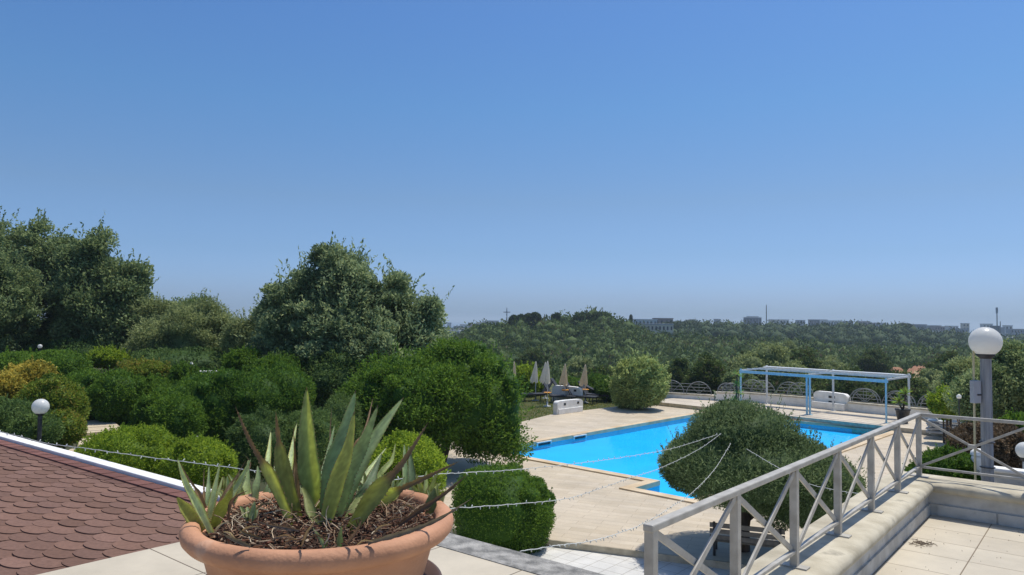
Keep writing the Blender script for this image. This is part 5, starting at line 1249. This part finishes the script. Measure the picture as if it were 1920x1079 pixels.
# single trees one can tell apart on the slope just behind the railings
TG = 'trees on the slope behind the pool'
def slope_tree(u, v0, v1, wpx, d, mat, lab, seed, name='slope_tree', n=9000, L=.24):
    l = [lobe(u - wpx / 2, u + wpx / 2, v0 + (v1 - v0) * .25, v1, d), lobe(u - wpx * .3, u + wpx * .28, v0, v0 + (v1 - v0) * .7, d), lobe(u - wpx * .42, u, v0 + (v1 - v0) * .2, v1 - 5, d - 1)]
    p = P(u, v1, d=d); tb = Vector((p.x, p.y, gh(p.x, p.y))); t = empty(name, tb, 0, lab, 'tree', TG)
    crown_mesh('crown', crown_arrays(l, n, L, L * .5, seed, clump=wpx / FPX * d * .13, nclump=90, rag=.18, core=.78), MATS[mat], t, loc=tb); tubes_tree(t, tb, p + Vector((0, 0, 1)), .2, [], seed, tb)
for k, a in enumerate(((1440, 642, 735, 130, 66, 'olive_leaf', 'light olive tree rising behind the pergola left bay'), (1330, 668, 745, 90, 60, 'scrub_leaf', 'rounded tree right of the pale oleander'),
        (1275, 672, 740, 60, 72, 'scrub_leaf', 'narrow dark tree behind the low wall railing'), (1500, 655, 740, 110, 78, 'scrub_leaf', 'broad tree behind the pergola middle'),
        (1590, 690, 770, 110, 62, 'scrub_leaf', 'bushy tree behind the curved seat back'), (1690, 700, 775, 100, 60, 'scrub_leaf', 'bushy tree behind the pergola right end'),
        (1745, 690, 770, 70, 70, 'olive_leaf', 'pale tree between pergola and olive'), (1390, 690, 745, 70, 58, 'oak_leaf', 'dark oak under the pergola left corner'),
        (1560, 668, 745, 80, 95, 'olive_leaf', 'loose pale tree rising above the pergola right beam'), (1640, 655, 700, 60, 120, 'scrub_leaf', 'rounded tree just left of the orange earth bank'),
        (1215, 668, 720, 60, 90, 'scrub_leaf', 'dark bush crown directly above the pale oleander'), (1090, 668, 730, 70, 85, 'olive_leaf', 'loose olive crown above the last parasol'),
        (1000, 650, 700, 60, 110, 'scrub_leaf', 'small rounded tree above the greyish parasols'), (1400, 660, 700, 60, 105, 'scrub_leaf', 'middle-sized tree above the pergola left corner'),
        (1780, 660, 740, 90, 80, 'scrub_leaf', 'dark tree on the slope left of the globe lamp'), (1480, 640, 690, 60, 130, 'olive_leaf', 'small pale tree in the middle of the wooded slope'),
        (920, 670, 745, 80, 56, 'scrub_leaf', 'scrubby tree behind the first parasol'), (1130, 690, 740, 90, 62, 'scrub_leaf', 'low tree behind the dark hedge'))):
    slope_tree(*a[:6], a[6], 300 + k)
# umbrella pines and cypresses on the skyline
def skypine(u, v0, v1, wpx, d, lab, seed, cyp=False):
    p = P(u, v1, d=d); l = [lobe(u - wpx / 2, u + wpx / 2, v0, v1, d)] if cyp else [lobe(u - wpx / 2, u + wpx * .1, v0 + 2, v1, d), lobe(u - wpx * .1, u + wpx / 2, v0, v1, d)]
    tb = Vector((p.x, p.y, gh(p.x, p.y))); t = empty('cypress' if cyp else 'umbrella_pine', tb, 0, lab, 'tree', 'lone trees on the skyline')
    crown_mesh('crown', crown_arrays(l, 2500, .7, .4, seed, rag=.1, core=.85), MATS['pine_leaf'], t, loc=tb); tubes_tree(t, tb, p, .3, [], seed, tb)
skypine(970, 590, 612, 32, 222, 'left of two umbrella pines beside the pylon', 401); skypine(997, 586, 610, 34, 222, 'right of two umbrella pines beside the pylon', 402)
skypine(1042, 588, 602, 16, 222, 'small lone tree on the hill crest', 403)
skypine(1183, 591, 606, 4, 300, 'slim cypress left of the long pale building', 404, True)
skypine(1788, 615, 635, 6, 520, 'dark cypress among the right hand houses', 405, True); skypine(1693, 606, 625, 34, 430, 'dark pine standing above the right ridge', 406)
skypine(1110, 585, 604, 70, 222, 'broad tree crowning the highest point of the hill', 407)
skypine(1285, 599, 632, 60, 400, 'tall dark pines right of the pale building', 408)

# ---- masts, pylon
def mast(u, v0, v1, d, kind, lab):
    p = P(u, v1, d=d); top = P(u, v0, d=d); H = top.z - p.z; g = gh(p.x, p.y); ext = max(0, p.z - g); O = Vector((p.x, p.y, g)); t = empty('pylon' if kind == 'pylon' else 'mast', O, 0, lab, 'pylon' if kind == 'pylon' else 'mast'); m = MATS['grey_metal' if kind != 'pylon' else 'town_blue']; s = d / FPX
    Ht = H + ext; w0 = s * (1.6 if kind == 'pylon' else .7)
    mb = MB()
    for sx in (-1, 1):
        for sy in (-1, 1): mb.bar((sx * w0, sy * w0, 0), (sx * s * .35, sy * s * .35, Ht * .97), s * .45, s * .45)
    for k in range(8):
        z = Ht * k / 8; z2 = Ht * (k + 1) / 8; a = w0 + (s * .35 - w0) * k / 8; b = w0 + (s * .35 - w0) * (k + 1) / 8
        mb.bar((-a, -a, z), (b, -b, z2), s * .25, s * .25); mb.bar((a, -a, z), (-b, -b, z2), s * .25, s * .25)
    mb.build('tower', m, t)
    if kind == 'pylon':
        mb = MB(); z = Ht - H * .30; mb.bar((-s * 6.4, 0, z), (s * 6.4, 0, z), s * 1.0, s * 1.3); mb.build('cross_arm', m, t)
    if kind == 'cell':
        mb = MB(); mb.tube([(0, 0, Ht * .86), (0, 0, Ht)], s * 1.9, 10); mb.build('antenna_cluster', MATS['grey_box'], t)
mast(950, 577, 606, 232, 'pylon', 'electric pylon with a single crossarm left of the two pines')
mast(1437, 571, 603, 600, 'mast', 'slender pointed mast on the middle skyline'); mast(1130, 578, 592, 320, 'mast', 'thin short mast behind the hill top')
mast(1870, 577, 632, 420, 'cell', 'tall phone mast right of the globe lamp'); mast(1876, 602, 632, 600, 'mast', 'shorter thin mast beside the tall phone mast')

# ---- town
rg = random.Random(33); nbld = 0
def building(u0, u1, v0, v1, d, mat, lab, win=(0, 0), dep=None, roof=None, sink=14, rz=0.0):
    a = P(u0, v1, d=d); b = P(u1, v1, d=d); top = P((u0 + u1) / 2, v0, d=d).z; bot = min(P((u0 + u1) / 2, v1, d=d).z, 99); W = (b - a).length; dp = dep or W * .7; c = (a + b) / 2; H = top - bot
    t = empty('building', (c.x, c.y + dp / 2, bot), rz, lab, 'building', 'distant town buildings')
    mb = MB(); mb.box((0, 0, (H - sink) / 2), (W, dp, H + sink)); mb.build('wall', MATS[mat], t)
    mb = MB(); mb.box((0, 0, H + .15), (W + .5, dp + .5, .5)); mb.build('roof', MATS[roof or mat], t)
    nx, nz = win
    for i in range(nx):
        for j in range(nz):
            mb = MB(); mb.box((-W / 2 + W * (i + .5) / nx, -dp / 2 - .02, H * (j + .5) / nz), (W / nx * .42, .2, H / nz * .5)); mb.build('window', MATS['window_dark'], t)
building(1205, 1268, 609, 636, 330, 'town_cream', 'long two-storey pale building with rows of dark windows on the hillside', (9, 2), dep=14, roof='town_grey', sink=6, rz=R_(-12))
building(1190, 1232, 600, 612, 420, 'town_pale', 'flat pale building behind the long windowed one', (6, 1), sink=8)
building(1228, 1262, 598, 612, 450, 'town_pink', 'pinkish building rising behind the long windowed one', (4, 1), sink=8)
names = {'town_pale': 'pale', 'town_cream': 'cream', 'town_grey': 'grey', 'town_blue': 'bluish', 'town_pink': 'pinkish'}
for lst, where in (([(838, 846, 606, 616, 900, 'town_pale'), (850, 862, 612, 619, 880, 'town_grey'), (862, 876, 609, 620, 900, 'town_pale'), (878, 885, 606, 622, 860, 'town_pink'), (886, 894, 608, 624, 840, 'town_pale'), (893, 905, 605, 615, 900, 'town_cream'), (905, 916, 603, 612, 930, 'town_pale'), (842, 862, 620, 630, 700, 'town_pale'), (858, 880, 617, 626, 780, 'town_cream'), (916, 935, 602, 610, 950, 'town_grey'), (868, 892, 624, 632, 700, 'town_grey'), (845, 858, 628, 640, 600, 'town_blue')], 'in the left town patch'),
    ([(1340, 1350, 599, 606, 900, 'town_grey'), (1400, 1428, 596, 606, 800, 'town_blue'), (1404, 1422, 594, 600, 820, 'town_pale'), (1445, 1460, 600, 607, 860, 'town_cream'), (1463, 1480, 600, 608, 880, 'town_pale'), (1495, 1510, 601, 608, 900, 'town_grey'), (1520, 1537, 600, 609, 860, 'town_blue'), (1540, 1552, 600, 609, 900, 'town_pale'), (1552, 1578, 602, 612, 800, 'town_pale'), (1585, 1600, 603, 611, 850, 'town_grey'), (1612, 1632, 603, 612, 900, 'town_pink'), (1640, 1662, 606, 614, 900, 'town_grey')], 'above the wooded ridge'),
    ([(1710, 1738, 609, 618, 800, 'town_blue'), (1744, 1765, 611, 624, 720, 'town_grey'), (1752, 1772, 613, 626, 690, 'town_pink'), (1745, 1762, 620, 634, 600, 'town_pale'), (1762, 1773, 622, 636, 580, 'town_pale'), (1779, 1797, 612, 624, 780, 'town_pale'), (1790, 1815, 617, 628, 620, 'town_grey'), (1806, 1818, 607, 620, 760, 'town_cream'), (1792, 1812, 636, 648, 420, 'town_pale'), (1738, 1752, 651, 662, 300, 'town_pale'), (1757, 1768, 662, 668, 280, 'town_cream'),
      (1862, 1875, 612, 632, 640, 'town_blue'), (1876, 1884, 615, 630, 640, 'town_grey'), (1886, 1899, 611, 630, 700, 'town_pale'), (1900, 1930, 618, 634, 660, 'town_grey'), (1874, 1896, 627, 634, 500, 'town_pale'), (1875, 1925, 634, 645, 420, 'town_grey'), (1896, 1930, 640, 652, 380, 'town_pale'), (1795, 1816, 674, 682, 200, 'town_pale'), (1845, 1862, 608, 618, 760, 'town_pale')], 'right of the ridge near the lamp')):
    for k, (a, b, c, d, dist, m) in enumerate(lst):
        w_ = b - a; nx = max(0, int(w_ / 5)); 
        side = ['leftmost ', '2nd from left ', '3rd from left ', '4th from left ', '5th from left ', '6th from left ', '7th from left ', '8th from left ', '9th from left ', '10th from left '][k] if k < 10 else f'{k + 1}th from left '
        building(a, b, c, d, dist, m, f'small {names[m]} house {where}, {side}', (nx, 1 if d - c < 12 else 2) if nx > 1 else (0, 0), roof=['town_grey', 'town_pale', m][k % 3], rz=R_(rg.uniform(-12, 12)))
# bare earth banks among the trees
def bank(u0, u1, v0, v1, d, mat):
    n = 14; vs = []; mb = MB(); rr = random.Random(u0)
    for i in range(n + 1):
        u = u0 + (u1 - u0) * i / n; e = math.sin(math.pi * i / n) ** .5
        p = P(u, v1, d=d); q = P(u, v1 - (v1 - v0) * e * rr.uniform(.75, 1.05), d=d + 12); vs += [p + Vector((0, -6, -3)), p, q]
    mb.add(vs, [(i * 3 + k, i * 3 + 3 + k, i * 3 + 4 + k, i * 3 + 1 + k) for i in range(n) for k in range(2)]); o = mb.build('earth_bank', MATS[mat], None, True); tag(o, kind='structure')
bank(1598, 1634, 681, 690, 150, 'orange_earth'); bank(1668, 1692, 685, 692, 150, 'orange_earth'); bank(1698, 1748, 685, 702, 140, 'orange_earth'); bank(1692, 1748, 694, 716, 132, 'ochre_earth')

# ================================================================== STRINGS OF LIGHTS
def strand(pts, label, r=.0032, step=.075, seed=0, bulb=.02):
    """pts: (u, v, depth) along the cable"""
    W = [P(u, v, d=d) for u, v, d in pts]; n = len(W); fine = []
    for i in range(n - 1):
        p0, p1, p2, p3 = W[max(i - 1, 0)], W[i], W[i + 1], W[min(i + 2, n - 1)]; m = max(2, int((p2 - p1).length / .05))
        for k in range(m):
            f = k / m; fine.append(.5 * ((2 * p1) + (p2 - p0) * f + (2 * p0 - 5 * p1 + 4 * p2 - p3) * f * f + (3 * p1 - p0 - 3 * p2 + p3) * f ** 3))
    fine.append(W[-1]); rgs = random.Random(seed); O = W[0].copy()
    fine = [p + Vector((0, 0, rgs.uniform(-.004, .004))) for p in fine]
    t = empty('light_string', O, 0, label, 'light string', 'white light strings')
    mb = MB(); mb.tube([p - O for p in fine], r, 5); mb.build('cable', MATS['cable_white'], t, True)
    mb = MB(); acc = 0
    for i in range(1, len(fine)):
        acc += (fine[i] - fine[i - 1]).length
        if acc > step:
            acc = 0; d = Vector((rgs.uniform(-.6, .6), rgs.uniform(-.6, .6), rgs.choice((-1, -1, 1)) * rgs.uniform(.5, 1))).normalized(); p = fine[i] - O
            mb.tube([p, p + d * bulb * .5, p + d * bulb], [r * .9, r * 1.5, r * .6], 5)
    o = mb.build('bulb', MATS['cable_white'], t, True); o['kind'] = 'stuff'
TD = 15.2
strand([(-30, 803, 10.3), (30, 817, 9.9), (90, 832, 9.5), (160, 841, 9.1), (260, 855, 8.7), (360, 868, 8.4), (440, 878, 8.0), (560, 892, 7.6), (700, 902, 7.6), (813, 890, 7.9), (880, 886, 8.4), (967, 881, 9.2), (1084, 869, 10.6), (1180, 856, 12.2), (1269, 839, 14), (1345, 815, TD)], 'upper light string running from the roof edge past the agaves to the round tree', .0044, .17, 1, .034)
strand([(700, 965, 6.6), (760, 962, 6.6), (856, 953, 6.8), (900, 950, 7.2), (1030, 940, 8.2), (1090, 928, 9.2), (1180, 897, 11.4), (1240, 877, 13.2), (1310, 843, 14.4), (1352, 813, TD)], 'middle light string crossing in front of the dark oval shrub to the round tree', .0040, .13, 2, .03)
strand([(975, 1034, 6.0), (1040, 1024, 6.4), (1120, 1012, 7.4), (1200, 985, 9.0), (1260, 950, 11.0), (1300, 922, 12.6), (1340, 880, 14), (1370, 832, TD)], 'lowest light string rising from the stone kerb to the round tree', .0042, .12, 3, .03)
strand([(1400, 842, TD - .3), (1450, 872, 14.2), (1510, 905, 13.5), (1560, 918, 13), (1605, 925, 12.6), (1680, 932, 11), (1760, 905, 9)], 'light string hanging right of the round tree behind the railing', .005, .14, 4, .03)

# ================================================================== AIR
hm = bpy.data.materials.new('air'); hm.use_nodes = True; hn = hm.node_tree.nodes; hn.clear(); ho = hn.new('ShaderNodeOutputMaterial'); hv = hn.new('ShaderNodeVolumePrincipled')
hv.inputs['Color'].default_value = (.76, .90, 1, 1); hv.inputs['Density'].default_value = .0003; hv.inputs['Anisotropy'].default_value = .2
hm.node_tree.links.new(hv.outputs[0], ho.inputs['Volume'])
mb = MB(); mb.box((0, 16000, -26), (70000, 32600, 112)); tag(mb.build('haze', hm), kind='stuff')
